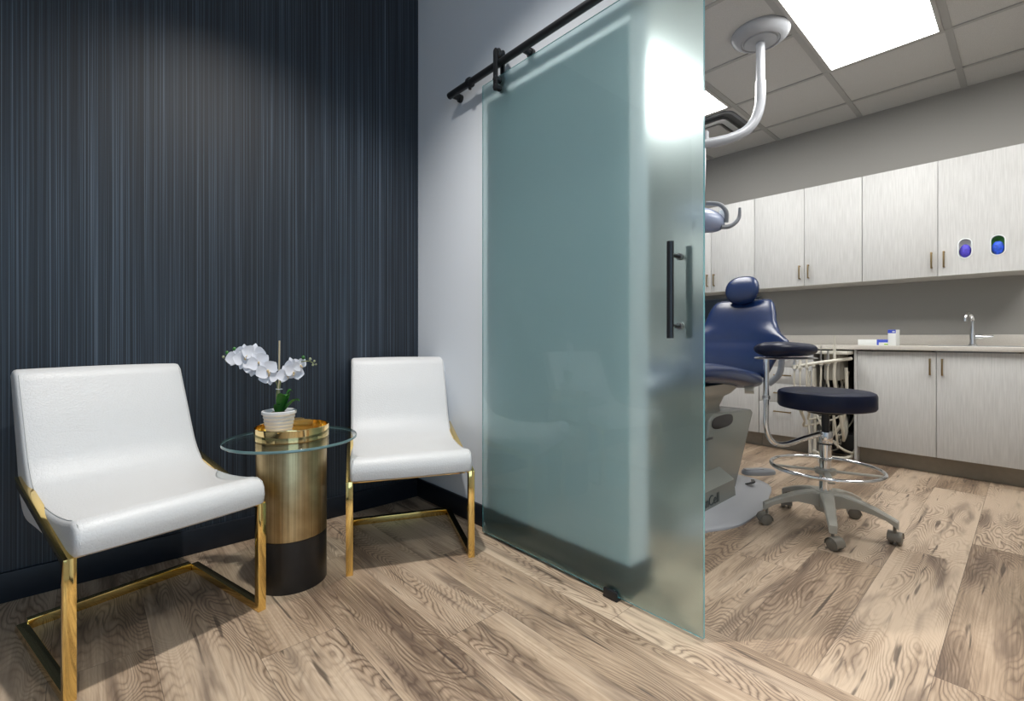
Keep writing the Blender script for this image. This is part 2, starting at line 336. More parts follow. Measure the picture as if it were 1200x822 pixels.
# ------------------------------------------------------------------ mesh helpers
class MB:
    """collects geometry into one bmesh, then links it as ONE object"""
    def __init__(s): s.bm = bmesh.new(); s.mats = []
    def mi(s, m):
        if m not in s.mats: s.mats.append(m)
        return s.mats.index(m)
    def box(s, x0, x1, y0, y1, z0, z1, bev=0.0, m=None, seg=2, rot=None):
        b2 = bmesh.new(); bmesh.ops.create_cube(b2, size=1.0)
        for v in b2.verts:
            v.co = Vector(((x0+x1)/2+v.co.x*(x1-x0), (y0+y1)/2+v.co.y*(y1-y0), (z0+z1)/2+v.co.z*(z1-z0)))
        if bev: bmesh.ops.bevel(b2, geom=b2.edges[:], offset=bev, segments=seg, affect='EDGES', profile=0.5)
        if rot is not None: bmesh.ops.transform(b2, matrix=rot, verts=b2.verts[:])
        s._merge(b2, m); return s
    def _merge(s, b2, m=None):
        k = s.mi(m) if m else 0
        mp = {v: s.bm.verts.new(v.co) for v in b2.verts}
        for f in b2.faces:
            try:
                nf = s.bm.faces.new([mp[v] for v in f.verts]); nf.material_index = k
            except ValueError: pass
        b2.free()
    def loft(s, rings, caps=True, closed=False, m=None, loop=True):
        k = s.mi(m) if m else 0
        R = [[s.bm.verts.new(p) for p in r] for r in rings]
        n = len(R[0]); cnt = len(R) if closed else len(R)-1
        for i in range(cnt):
            a, b = R[i], R[(i+1) % len(R)]
            for j in range(n if loop else n-1):
                f = s.bm.faces.new((a[j], a[(j+1) % n], b[(j+1) % n], b[j])); f.material_index = k
        if caps and not closed:
            f = s.bm.faces.new(list(reversed(R[0]))); f.material_index = k
            f = s.bm.faces.new(R[-1]); f.material_index = k
        return s
    def tube(s, pts, r, seg=10, closed=False, smooth=0, m=None, flat=None):
        pts = [Vector(p) for p in pts]
        if smooth: pts = catmull(pts, smooth, closed)
        n = len(pts)
        rr = r if isinstance(r, (list, tuple)) else None
        rings = []; up = None
        for i, p in enumerate(pts):
            if closed: t = (pts[(i+1) % n]-pts[i-1])
            else: t = pts[min(i+1, n-1)]-pts[max(i-1, 0)]
            t.normalize()
            if up is None:
                up = Vector((0, 0, 1)) if abs(t.z) < 0.9 else Vector((1, 0, 0))
            up = (up - t*up.dot(t)).normalized(); sd = t.cross(up)
            if rr:
                q = i/(n-1)*(len(rr)-1); a = int(min(q, len(rr)-2)); rad = rr[a]+(rr[a+1]-rr[a])*(q-a)
            else: rad = r
            fl = flat if flat else (1, 1)
            rings.append([p+sd*math.cos(2*PI*j/seg)*rad*fl[0]+up*math.sin(2*PI*j/seg)*rad*fl[1] for j in range(seg)])
        s.loft(rings, caps=not closed, closed=closed, m=m); return s
    def lathe(s, prof, seg=32, c=(0, 0, 0), m=None, axis='Z'):
        rings = []
        for r, z in prof:
            ring = []
            for j in range(seg):
                a = 2*PI*j/seg; x, y = math.cos(a)*max(r, 1e-4), math.sin(a)*max(r, 1e-4)
                p = {'Z': (x, y, z), 'X': (z, x, y), 'Y': (y, z, x)}[axis]
                ring.append(Vector(p)+Vector(c))
            rings.append(ring)
        s.loft(rings, m=m); return s
    def prism(s, outline, axis, a0, a1, bev=0.0, m=None, seg=2):
        b2 = bmesh.new()
        def P(u, v, a): return {'X': (a, u, v), 'Y': (u, a, v), 'Z': (u, v, a)}[axis]
        A = [b2.verts.new(P(u, v, a0)) for u, v in outline]; B = [b2.verts.new(P(u, v, a1)) for u, v in outline]
        n = len(outline)
        b2.faces.new(A); b2.faces.new(list(reversed(B)))
        for i in range(n): b2.faces.new((A[i], B[i], B[(i+1) % n], A[(i+1) % n]))
        bmesh.ops.recalc_face_normals(b2, faces=b2.faces[:])
        if bev: bmesh.ops.bevel(b2, geom=b2.edges[:], offset=bev, segments=seg, affect='EDGES', profile=0.5, clamp_overlap=True)
        s._merge(b2, m); return s
    def ball(s, c, r, m=None, seg=16, rings=10, rot=None):
        b2 = bmesh.new(); bmesh.ops.create_uvsphere(b2, u_segments=seg, v_segments=rings, radius=1.0)
        sc_ = Matrix.Diagonal((*(r if isinstance(r, (tuple, list)) else (r, r, r)), 1))
        mt = Matrix.Translation(Vector(c)) @ (rot.to_4x4() if rot is not None else Matrix.Identity(4)) @ sc_
        bmesh.ops.transform(b2, matrix=mt, verts=b2.verts[:]); s._merge(b2, m); return s
    def build(s, name, mat, parent=None, angle=35, loc=None, rot=None, recalc=True):
        bm = s.bm
        if recalc: bmesh.ops.recalc_face_normals(bm, faces=bm.faces[:])
        lim = math.radians(angle)
        for f in bm.faces: f.smooth = True
        for e in bm.edges:
            if len(e.link_faces) == 2:
                try: e.smooth = e.calc_face_angle() < lim
                except ValueError: e.smooth = True
            else: e.smooth = False
        me = bpy.data.meshes.new(name); bm.to_mesh(me); bm.free()
        if s.mats:
            if s.mats[0] is None: s.mats[0] = mat
            for k in s.mats: me.materials.append(MT[k] if isinstance(k, str) else k)
        else: me.materials.append(MT[mat] if isinstance(mat, str) else mat)
        o = bpy.data.objects.new(name, me); COL.objects.link(o)
        if parent: o.parent = parent
        if loc: o.location = loc
        if rot: o.rotation_euler = rot
        return o

def catmull(pts, n, closed=False):
    out = []; N = len(pts)
    rng = range(N) if closed else range(N-1)
    for i in rng:
        if closed: p0, p1, p2, p3 = pts[i-1], pts[i], pts[(i+1) % N], pts[(i+2) % N]
        else: p0, p1, p2, p3 = pts[max(i-1, 0)], pts[i], pts[i+1], pts[min(i+2, N-1)]
        for k in range(n):
            t = k/n
            out.append(0.5*((2*p1)+(p2-p0)*t+(2*p0-5*p1+4*p2-p3)*t*t+(3*p1-p0-3*p2+p3)*t**3))
    if not closed: out.append(pts[-1].copy())
    return out
def sring(c, ax, ay, n=28, e=2.6, ux=(1, 0, 0), uy=(0, 1, 0)):
    """superellipse ring"""
    c, ux, uy = Vector(c), Vector(ux), Vector(uy); out = []
    for j in range(n):
        a = 2*PI*j/n; ca, sa = math.cos(a), math.sin(a)
        out.append(c+ux*ax*math.copysign(abs(ca)**(2/e), ca)+uy*ay*math.copysign(abs(sa)**(2/e), sa))
    return out
def thing(name, label, cat, loc=(0, 0, 0), rz=0, group=None):
    o = bpy.data.objects.new(name, None); COL.objects.link(o); o.location = loc; o.rotation_euler = (0, 0, rz)
    o.empty_display_size = 0.05
    return tag(o, label, cat, group)
def tag(o, label, cat, group=None):
    o['label'] = label; o['category'] = cat
    if group: o['group'] = group
    return o
def struct(o, label=None):
    o['kind'] = 'structure'
    if label: o['label'] = label
    return o
def bx(name, mat, x0, x1, y0, y1, z0, z1, bev=0.0, parent=None, seg=2):
    return MB().box(x0, x1, y0, y1, z0, z1, bev, seg=seg).build(name, mat, parent)

# ------------------------------------------------------------------ room shell
LC = 3.0      # lobby ceiling
DC = 2.72     # treatment room ceiling
XW = 3.25     # far wall of the treatment room
OY0, OY1 = -2.55, -1.44   # doorway
OH = 2.12
struct(bx('floor', 'floor_lobby', -3.4, -0.03, -4.7, 0.0, -0.05, 0.0))
o = struct(bx('floor', 'floor_room', 0.026, XW, -3.6, 1.6, -0.05, 0.0))
struct(MB().box(-0.03, 0.026, -4.7, 0.0, -0.05, 0.0).build('trim_1', 'strip'))
struct(bx('wall_back', 'stripes', -3.4, 0.0, 0.0, 0.12, 0, LC))
struct(bx('wall_left', 'white_wall', -3.52, -3.4, -4.82, 0.12, 0, LC))
m = MB()   # wall behind the camera with its wide window opening
m.box(-3.4, -3.2, -4.82, -4.7, 0, LC).box(-0.8, 0.0, -4.82, -4.7, 0, LC).box(-3.2, -0.8, -4.82, -4.7, 0, 0.55).box(-3.2, -0.8, -4.82, -4.7, 2.55, LC)
struct(m.build('wall_front', 'white_wall'))
wf = struct(MB().box(-3.2, -3.15, -4.8, -4.72, 0.55, 2.55, .004).box(-0.85, -0.8, -4.8, -4.72, 0.55, 2.55, .004)
            .box(-3.15, -0.85, -4.8, -4.72, 0.55, 0.60, .004).box(-3.15, -0.85, -4.8, -4.72, 2.50, 2.55, .004)
            .box(-2.02, -1.98, -4.8, -4.72, 0.60, 2.50, .004).build('window_1', 'black_metal'))
bx('pane', 'table_glass', -3.15, -0.85, -4.765, -4.757, 0.60, 2.50, parent=wf)
m = MB()   # wall between lobby and treatment room, with the doorway
m.box(0.0, 0.12, OY1, 0.12, 0, LC).box(0.0, 0.12, -4.82, OY0, 0, LC).box(0.0, 0.12, OY0, OY1, OH, LC)
struct(m.build('wall_right', 'white_wall'))
struct(bx('ceiling', 'lobby_ceiling', -3.52, 0.0, -4.82, 0.12, LC, LC+0.1))
# treatment room
struct(bx('wall_far', 'grey_wall', XW, XW+0.1, -3.7, 1.7, 0, DC+0.3))
struct(bx('wall_side', 'grey_wall', 0.12, XW, 1.6, 1.7, 0, DC+0.3))
struct(bx('wall_near', 'grey_wall', 0.12, XW, -3.7, -3.6, 0, DC+0.3))
struct(bx('ceiling', 'tile', 0.12, XW+0.1, -3.7, 1.7, DC, DC+0.1), 'grey textured tile ceiling of the treatment room')
# baseboards
def bb(name, x0, x1, y0, y1):
    return struct(bx(name, 'black_base', x0, x1, y0, y1, 0.0, 0.104, 0.003))
bb('baseboard_back', -3.4, -0.014, -0.014, 0.0)
m = MB().box(-0.014, 0.0, OY1-0.014, 0.0, 0, 0.104, 0.003).box(0.0, 0.12, OY1-0.014, OY1, 0, 0.104, 0.003).box(0.12, 0.134, OY1-0.014, 0.9, 0, 0.104, 0.003)
struct(m.build('baseboard_right', 'black_base'))
bb('baseboard_left', -3.4, -3.386, -4.7, -0.014)
bb('baseboard_front', -0.014, 0.0, -4.7, OY0)
# ceiling grid
cols = [-3.296, -2.684, -2.072, -1.460, -0.848, -0.236, 0.376, 0.988]
rows = [0.459, 1.071, 1.683, 2.295, 2.895]
m = MB()
for y in cols: m.box(0.12, XW, y-0.017, y+0.017, DC-0.006, DC)
for x in rows: m.box(x-0.012, x+0.012, -3.6, 1.6, DC-0.0075, DC)
struct(m.build('trim_2', 'grid'), 'ceiling grid of the treatment room')

# ------------------------------------------------------------------ ceiling lights
def troffer(x0, x1, y0, y1, label):
    t = thing('ceiling_light', label, 'ceiling light', ((x0+x1)/2, (y0+y1)/2, DC), 0, 'lit ceiling panels of the treatment room')
    hx, hy = (x1-x0)/2, (y1-y0)/2; f = 0.022
    MB().box(-hx, -hx+f, -hy, hy, -0.014, 0, .002).box(hx-f, hx, -hy, hy, -0.014, 0, .002).box(-hx+f, hx-f, -hy, -hy+f, -0.014, 0, .002).box(-hx+f, hx-f, hy-f, hy, -0.014, 0, .002).build('frame', 'panel_frame', t)
    bx('diffuser', 'panel', -hx+f, hx-f, -hy+f, hy-f, -0.011, -0.002, parent=t)
    return t
troffer(1.085, 2.283, -2.055, -1.477, 'bright rectangular ceiling light above the rolling stool')
troffer(1.085, 2.283, -0.831, -0.253, 'bright ceiling light showing only a corner beside the ceiling vent')
troffer(1.085, 2.283, -3.279, -2.701, 'added unseen ceiling light above the right end of the treatment room')  # third troffer added out of view to brighten the room
# recessed downlight of the lobby, plus an added one for fill
for dx, dy, lab in ((-0.90, -1.10, 'small round recessed downlight above the two white chairs'), (-0.80, -2.75, 'small round downlight added unseen as fill above the foreground floor')):
  t = thing('recessed_downlight', lab, 'downlight', (dx, dy, LC), 0, 'recessed downlights of the lobby')
  MB().lathe([(0.055, 0.0), (0.085, 0.0), (0.088, -0.006), (0.080, -0.012), (0.060, -0.010)], 32).build('trim_ring', 'lobby_ceiling', t)
  MB().lathe([(0.0, -0.004), (0.055, -0.004), (0.055, -0.002), (0, -0.002)], 32).build('lens', 'slot_rim', t)
t = thing('ceiling_light', 'rectangular ceiling light added unseen behind the camera to fill the lobby', 'ceiling light', (-1.7, -2.9, LC))  # unseen fixture added for the lobby fill light
MB().box(-0.6, 0.6, -0.3, 0.3, -0.02, 0, .003).build('frame', 'panel_frame', t)

# ceiling vent
t = thing('ceiling_vent', 'grey rounded square air vent in the ceiling beside the corner light', 'vent', (2.60, -0.52, DC))
def rrect(hx, hy, r, n=6):
    pts = []
    for cx_, cy_, a0 in ((hx-r, hy-r, 0), (-hx+r, hy-r, 90), (-hx+r, -hy+r, 180), (hx-r, -hy+r, 270)):
        for k in range(n+1):
            a = math.radians(a0+90*k/n); pts.append((cx_+r*math.cos(a), cy_+r*math.sin(a)))
    return pts
def rloft(levels):
    return [[Vector((x, y, z)) for x, y in rrect(hx, hy, r)] for hx, hy, r, z in levels]
MB().loft(rloft([(.285, .285, .09, 0), (.285, .285, .09, -.012), (.262, .262, .08, -.012), (.255, .255, .08, 0.03), (.20, .20, .06, .03)]), caps=False).build('housing', 'grey_plastic', t)
MB().loft(rloft([(.255, .255, .08, -.001), (.250, .250, .08, -.0015)])).build('shadow_gap', 'dark_grey', t)
MB().loft(rloft([(.205, .205, .05, -.004), (.21, .21, .05, -.03), (.20, .20, .05, -.036), (.165, .165, .04, -.036), (.160, .160, .04, -.020)]), caps=False).build('outer_deflector', 'satin', t)
MB().loft(rloft([(.13, .13, .03, -.010), (.135, .135, .03, -.034), (.13, .13, .03, -.037)])).build('inner_plate', 'panel_frame', t)

# ------------------------------------------------------------------ sliding glass door
GX0, GX1 = -0.060, -0.050
GY0, GY1, GZ0, GZ1 = -1.736, -0.674, 0.012, 2.095
door = bpy.data.objects.new('door_1', None); COL.objects.link(door); door.location = (GX0, (GY0+GY1)/2, 0)
struct(door, 'frosted teal sliding glass door hanging from a black rail')
def dloc(o): o.location = tuple(Vector(o.location)-door.location) if False else (0-door.location.x, -door.location.y, 0); return o
bm_ = bmesh.new()
V = [bm_.verts.new(p) for p in ((GX0, GY0, GZ0), (GX0, GY1, GZ0), (GX0, GY1, GZ1), (GX0, GY0, GZ1), (GX1, GY0, GZ0), (GX1, GY1, GZ0), (GX1, GY1, GZ1), (GX1, GY0, GZ1))]
fs = [((3, 2, 1, 0), 0), ((4, 5, 6, 7), 1), ((0, 1, 5, 4), 2), ((2, 3, 7, 6), 2), ((1, 2, 6, 5), 2), ((3, 0, 4, 7), 2)]
for idx, k in fs:
    f = bm_.faces.new([V[i] for i in idx]); f.material_index = k
bmesh.ops.recalc_face_normals(bm_, faces=bm_.faces[:])
me = bpy.data.meshes.new('glass_panel'); bm_.to_mesh(me); bm_.free()
for k in ('door_glass', 'door_frost', 'door_edge'): me.materials.append(MT[k])
o = bpy.data.objects.new('glass_panel', me); COL.objects.link(o); o.parent = door; dloc(o)
def pull(xs, sgn, label):
    xb = xs+sgn*0.057
    h = MB().tube([(xb, -1.660, 0.917), (xb, -1.660, 1.212)], 0.0105, 16).build('door_handle', 'black_metal', door)
    h['label'] = label; dloc(h)
    for z in (0.955, 1.172):
        p = MB().tube([(xs, -1.660, z), (xb, -1.660, z)], 0.0062, 12).build('handle_post', 'black_metal', h)
        MB().tube([(xs, -1.660, z), (xs+sgn*0.006, -1.660, z)], 0.0105, 16).build('washer', 'satin', h)
pull(GX0, -1, 'black tubular pull handle on the lobby side')
pull(GX1, 1, 'black tubular pull handle behind the frosted glass')
def hanger(y):
    h = MB()
    for x in (-0.082, -0.040):
        pts = []
        for k in range(9):
            a = PI*k/8; pts.append((y+0.013*math.cos(a), 2.196+0.013*math.sin(a)))
        for k in range(9):
            a = PI+PI*k/8; pts.append((y+0.013*math.cos(a), 2.032+0.013*math.sin(a)))
        h.prism(pts, 'X', x-0.004, x+0.004, 0.001)
    h = h.build('hanger_strap', 'black_metal', door); dloc(h)
    MB().lathe([(0.0, -0.078), (0.022, -0.078), (0.026, -0.072), (0.020, -0.063), (0.020, -0.057), (0.026, -0.048), (0.022, -0.044), (0.0, -0.044)], 24, (0, y, 2.186), axis='X').build('roller', 'black_metal', h)
    for z in (2.036, 2.072):
        MB().lathe([(0, -0.090), (0.010, -0.090), (0.013, -0.084), (0.013, GX0), (0, GX0)], 20, (0, y, z), axis='X').lathe([(0, GX1), (0.013, GX1), (0.013, -0.032), (0, -0.032)], 20, (0, y, z), axis='X').build('clamp_bolt', 'black_metal', h)
hanger(-0.795); hanger(-1.62)
s = MB().box(GX0-0.0006, GX0-0.0001, -0.694, -0.688, 0.052, 0.058).box(GX0-0.0006, GX0-0.0001, -0.696, -0.690, 0.045, 0.050).build('etched_mark', 'etch', door); dloc(s)
# rail
rail = thing('door_rail', 'long round black rail carrying the sliding glass door', 'rail', (-0.060, -1.4, 2.150))
MB().tube([(0, -1.10, 0), (0, 0.995, 0)], 0.0165, 16).build('rail_tube', 'black_metal', rail)
for y in (-0.425, -0.945, -1.70, -2.40):
    MB().lathe([(0, -0.006), (0.014, -0.006), (0.014, 0.0595), (0, 0.0595)], 20, (0, y+1.4, -0.002), axis='X').lathe([(0.0, 0.045), (0.020, 0.045), (0.020, 0.0595), (0, 0.0595)], 20, (0, y+1.4, -0.002), axis='X').build('standoff', 'black_metal', rail)
MB().tube([(0, 1.4-0.585, 0), (0, 1.4-0.570, 0)], 0.024, 24).box(-0.006, 0.006, 1.4-0.584, 1.4-0.571, -0.034, 0.0, 0.002).build('end_stop', 'black_metal', rail)
# floor guide
t = thing('door_floor_guide', 'small black floor guide under the sliding glass door', 'door guide', (-0.055, -1.405, 0))
MB().box(-0.020, 0.020, -0.030, 0.030, 0, 0.009, 0.003).box(-0.020, -0.0075, -0.028, 0.028, 0.004, 0.034, 0.004).box(0.0075, 0.020, -0.028, 0.028, 0.004, 0.034, 0.004).build('guide_body', 'black_metal', t)

# ------------------------------------------------------------------ lounge chairs
def resample(pts, n, k=6):
    c = catmull([Vector((p[0], p[1], 0)) for p in pts], k)
    L = [0]
    for a, b in zip(c, c[1:]): L.append(L[-1]+(b-a).length)
    out = []
    for i in range(n):
        t = L[-1]*i/(n-1); j = 0
        while j < len(L)-2 and L[j+1] < t: j += 1
        q = (t-L[j])/max(L[j+1]-L[j], 1e-9); out.append(c[j].lerp(c[j+1], q))
    return [(p.x, p.y) for p in out]
INNER = [(0.352, 0.795), (0.325, 0.74), (0.288, 0.665), (0.245, 0.575), (0.205, 0.505), (0.150, 0.455), (0.06, 0.432), (-0.06, 0.428), (-0.18, 0.438), (-0.255, 0.452)]
OUTER = [(0.425, 0.795), (0.405, 0.735), (0.372, 0.640), (0.340, 0.550), (0.315, 0.470), (0.285, 0.400), (0.225, 0.352), (0.08, 0.350), (-0.12, 0.352), (-0.270, 0.360)]
def make_chair(label, loc, rz):
    t = thing('lounge_chair', label, 'chair', loc, rz, 'white and gold chairs against the dark wall')
    # cushion: one bent pad, profile swept across the width with rounded side edges
    n = 40
    inn = resample(INNER, n); out = resample(OUTER, n)
    top = [(0.375, 0.812), (0.402, 0.812)]
    fr = [(-0.283, 0.446), (-0.298, 0.425), (-0.302, 0.400), (-0.296, 0.372)]
    prof = inn+fr+list(reversed(out))+list(reversed(top))
    cy_ = sum(p[0] for p in prof)/len(prof)
    # inward offset direction per profile point
    N = len(prof); nor = []
    for i in range(N):
        a, b = prof[i-1], prof[(i+1) % N]; d = Vector((b[0]-a[0], b[1]-a[1])).normalized(); nor.append(Vector((-d.y, d.x)))
    # orient normals inwards using signed area
    A = sum(prof[i][0]*prof[(i+1) % N][1]-prof[(i+1) % N][0]*prof[i][1] for i in range(N))
    if A < 0: nor = [-v for v in nor]
    W = 0.239; rr = 0.016
    def ring(x, off): return [Vector((x, prof[i][0]+nor[i].x*off, prof[i][1]+nor[i].y*off)) for i in range(N)]
    rings = []
    for k in range(5):
        a = PI/2*k/4; rings.append(ring(-W+rr*(1-math.sin(a)), rr*(1-math.cos(a)) if False else rr*(1-math.sin(a))))
    rings = [ring(-W, rr*1.0), ring(-W+0.002, rr*0.5), ring(-W+0.006, rr*0.15), ring(-W+0.014, 0.0)]
    xs = [-0.18, -0.09, 0, 0.09, 0.18]
    rings += [ring(x, -0.003*(1-(x/W)**2)) for x in xs]
    rings += [ring(W-0.014, 0.0), ring(W-0.006, rr*0.15), ring(W-0.002, rr*0.5), ring(W, rr*1.0)]
    c = MB()
    R = [[c.bm.verts.new(p) for p in r] for r in rings]
    for i in range(len(R)-1):
        for j in range(N): c.bm.faces.new((R[i][j], R[i][(j+1) % N], R[i+1][(j+1) % N], R[i+1][j]))
    for r in (R[0], R[-1]):      # side panels as strips between inner and outer profile
        ii = r[:n]; oo = list(reversed(r[n+4:2*n+4]))
        for j in range(n-1): c.bm.faces.new((ii[j], ii[j+1], oo[j+1], oo[j]))
        tp = r[2*n+4:]; c.bm.faces.new((ii[0], oo[0], tp[0], tp[1]))
        f = r[n:n+4]; c.bm.faces.new([ii[n-1]]+f+[oo[n-1]])
    cush = c.build('seat_cushion', 'white_leather', t, angle=50)
    # piped seam along both side edges
    for sx in (-1, 1):
        pts = [Vector((sx*(W-0.010), p[0]+nor[i].x*0.0005, p[1]+nor[i].y*0.0005)) for i, p in enumerate(prof[:n+3])]
        MB().tube(pts[::2], 0.0016, 6).build('seam', 'seam', cush)
    # gold frame: two side loops, a floor bar and a bar behind the back
    hw = 0.0135
    def bar(path, w, th):
        """flat bar: path in (y,z), square mitred corners"""
        return path
    for sx in (-1, 1):
        x0, x1 = sorted((sx*0.254, sx*0.228)); x0, x1 = min(x0, x1), max(x0, x1)
        o_ = [(-0.270, 0.0), (-0.270, 0.362), (0.262, 0.482), (0.262, 0.0)]
        i_ = [(-0.246, 0.026), (-0.246, 0.345), (0.240, 0.455), (0.240, 0.026)]
        f = MB(); b = f.bm
        fo = [[b.verts.new((x, y, z)) for y, z in o_] for x in (x0, x1)]; fi = [[b.verts.new((x, y, z)) for y, z in i_] for x in (x0, x1)]
        # rear upright is open: loop made of front leg, sloping arm and floor bar only
        segs = [(0, 1), (1, 2), (3, 0)]
        for a, d in segs:
            b.faces.new((fo[0][a], fo[0][d], fi[0][d], fi[0][a])); b.faces.new((fo[1][a], fi[1][a], fi[1][d], fo[1][d]))
            b.faces.new((fo[0][a], fo[1][a], fo[1][d], fo[0][d])); b.faces.new((fi[0][a], fi[0][d], fi[1][d], fi[1][a]))
        for k in (2, 3): b.faces.new((fo[0][k], fo[1][k], fi[1][k], fi[0][k]))
        bmesh.ops.recalc_face_normals(b, faces=b.faces[:])
        bmesh.ops.bevel(b, geom=b.edges[:], offset=0.0012, segments=2, affect='EDGES', profile=0.5)
        f.build('side_frame', 'gold', t)
    bx('floor_bar', 'gold', -0.228, 0.228, 0.236, 0.262, 0.0, 0.030, 0.0012, t)
    bx('back_bar', 'gold', -0.250, 0.250, 0.405, 0.425, 0.452, 0.482, 0.0012, t) if False else None
    bx('seat_rail', 'gold', -0.228, 0.228, -0.205, -0.180, 0.336, 0.3505, 0.0012, t)
    return t
make_chair('white leather chair with gold frame at far left of the side table', (-1.293, -0.457, 0), math.radians(13.5))
make_chair('white leather chair with gold frame in the corner beside the glass door', (-0.354, -0.486, 0), math.radians(-23.7))

# ------------------------------------------------------------------ side table
TX, TY = -0.852, -0.508
t = thing('side_table', 'round glass topped side table on a brass and black drum', 'side table', (TX, TY, 0))
MB().lathe([(0.0, 0.0), (0.121, 0.0), (0.122, 0.004), (0.122, 0.185), (0.0, 0.185)], 64).build('black_base', 'black_lacquer', t)
MB().lathe([(0.0, 0.185), (0.120, 0.185), (0.1225, 0.187), (0.1225, 0.527), (0.121, 0.530), (0.0, 0.530)], 64).build('brass_drum', 'brass', t)
m2 = MB(); m2.mi('table_glass'); m2.mi('glass_edge')
seg = 96
prof = [(0.0001, 0.5305), (0.232, 0.5305), (0.234, 0.5325), (0.234, 0.5375), (0.232, 0.5405), (0.0001, 0.5405)]
rings = [[Vector((r*math.cos(2*PI*j/seg), r*math.sin(2*PI*j/seg), z)) for j in range(seg)] for r, z in prof]
R = [[m2.bm.verts.new(p) for p in r] for r in rings]
for i in range(len(R)-1):
    for j in range(seg):
        f = m2.bm.faces.new((R[i][j], R[i][(j+1) % seg], R[i+1][(j+1) % seg], R[i+1][j])); f.material_index = 1 if i in (1, 2, 3) else 0
m2.build('table_top', 'table_glass', t)
# gold tray
t = thing('tray', 'round polished gold tray on the glass table top', 'tray', (TX, TY, 0.5405))
MB().lathe([(0.0, 0.0), (0.128, 0.0), (0.130, 0.002), (0.130, 0.044), (0.1285, 0.046), (0.127, 0.044), (0.127, 0.004), (0.0, 0.004)], 64).build('tray_dish', 'gold_bright', t)
for a in (68, 248):
    h = MB(); aa = math.radians(a); d = Vector((math.cos(aa), math.sin(aa), 0)); s_ = Vector((-d.y, d.x, 0))
    h.tube([d*0.128+s_*0.035+Vector((0, 0, .040)), d*0.137+s_*0.030+Vector((0, 0, .046)), d*0.139+Vector((0, 0, .048)), d*0.137-s_*0.030+Vector((0, 0, .046)), d*0.128-s_*0.035+Vector((0, 0, .040))], 0.0028, 8, smooth=5)
    h.build('handle', 'gold_bright', t)

# ------------------------------------------------------------------ orchid
OX, OY, OZ = -0.890, -0.478, 0.5450
orch = thing('potted_orchid', 'white orchid with bamboo stake in a ribbed white pot on the gold tray', 'potted plant', (OX, OY, OZ))
prof = [(0.0, 0.0), (0.040, 0.0), (0.042, 0.003)]
for k in range(1, 25):
    z = 0.003+0.080*k/24; prof.append((0.042+0.014*k/24+0.0013*math.sin(k*PI/2.0), z))
prof += [(0.0575, 0.084), (0.0605, 0.086), (0.0605, 0.096), (0.058, 0.098), (0.055, 0.096), (0.052, 0.080), (0.0, 0.078)]
MB().lathe(prof, 48).build('pot', 'ceramic', orch)
m = MB()
m.lathe([(0.0, 0.083), (0.03, 0.088), (0.045, 0.086), (0.054, 0.082), (0.0, 0.079)], 24)
for k in range(26):
    a = random.random()*2*PI; r_ = random.random()*0.042; m.ball((r_*math.cos(a), r_*math.sin(a), 0.086), (0.008, 0.006, 0.005), seg=8, rings=5)
m.build('moss', 'moss', orch)
# camera-facing axes at the pot: right vector and towards-viewer vector used only to pose stems as photographed
RV = Vector((0.741, -0.671, 0)); FV = Vector((-0.30, -0.95, 0)).normalized()
def P(r, u, d=0.0): return RV*r+Vector((0, 0, u))+FV*d
MB().tube([P(-.002, .085), P(0.001, .362)], 0.0032, 8).build('stake', 'stake', orch)
MB().tube([P(-.006, .085), P(-.009, .15), P(-.006, .19), P(-.022, .222), P(-.055, .262), P(-.10, .300), P(-.165, .312), P(-.195, .300), P(-.207, .290)], [0.0035, 0.0028, 0.0022, 0.0014], 8, smooth=6).build('stem', 'stem', orch)
MB().tube([P(.004, .085), P(.000, .15), P(.002, .19), P(.014, .228), P(.045, .262), P(.085, .282), P(.118, .283), P(.135, .270)], [0.0035, 0.0028, 0.0020, 0.0013], 8, smooth=6).build('stem', 'stem', orch)
MB().tube([P(-.012+0.012*math.cos(a*PI/4), .178, 0.007*math.sin(a*PI/4)) + RV*0.012 for a in range(8)], 0.0016, 6, closed=True).build('tie', 'ceramic', orch)
def leaf_mb(base, dirv, length, width, lift):
    dirv = dirv.normalized(); sd = dirv.cross(Vector((0, 0, 1))).normalized()
    m = MB(); rings = []; n = 12
    for i in range(n+1):
        q = i/n; c = base+dirv*(length*q*(1-0.15*q))+Vector((0, 0, lift*math.sin(q*PI*0.62)))
        wd = width*math.sin(PI*min(1, q*0.93+0.07))**0.7+0.0005; th = 0.0016
        rings.append([c-sd*wd+Vector((0, 0, wd*0.35)), c-sd*wd*0.5+Vector((0, 0, wd*0.08)), c, c+sd*wd*0.5+Vector((0, 0, wd*0.08)), c+sd*wd+Vector((0, 0, wd*0.35)),
                      c+sd*wd*0.5+Vector((0, 0, wd*0.08-th)), c+Vector((0, 0, -th)), c-sd*wd*0.5+Vector((0, 0, wd*0.08-th))])
    m.loft(rings); return m
leaf_mb(P(.004, .086), RV*0.55+FV*0.75, 0.055, 0.024, 0.075).build('leaf', 'leaf', orch)
leaf_mb(P(.010, .086), RV*0.5-FV*0.3, 0.045, 0.021, 0.085).build('leaf', 'leaf', orch)
leaf_mb(P(.012, .086), RV*1.0-FV*0.1, 0.075, 0.020, 0.050).build('leaf', 'leaf', orch)
leaf_mb(P(-.010, .086), RV*0.35+FV*0.9, 0.040, 0.014, 0.035).build('leaf', 'leaf', orch)
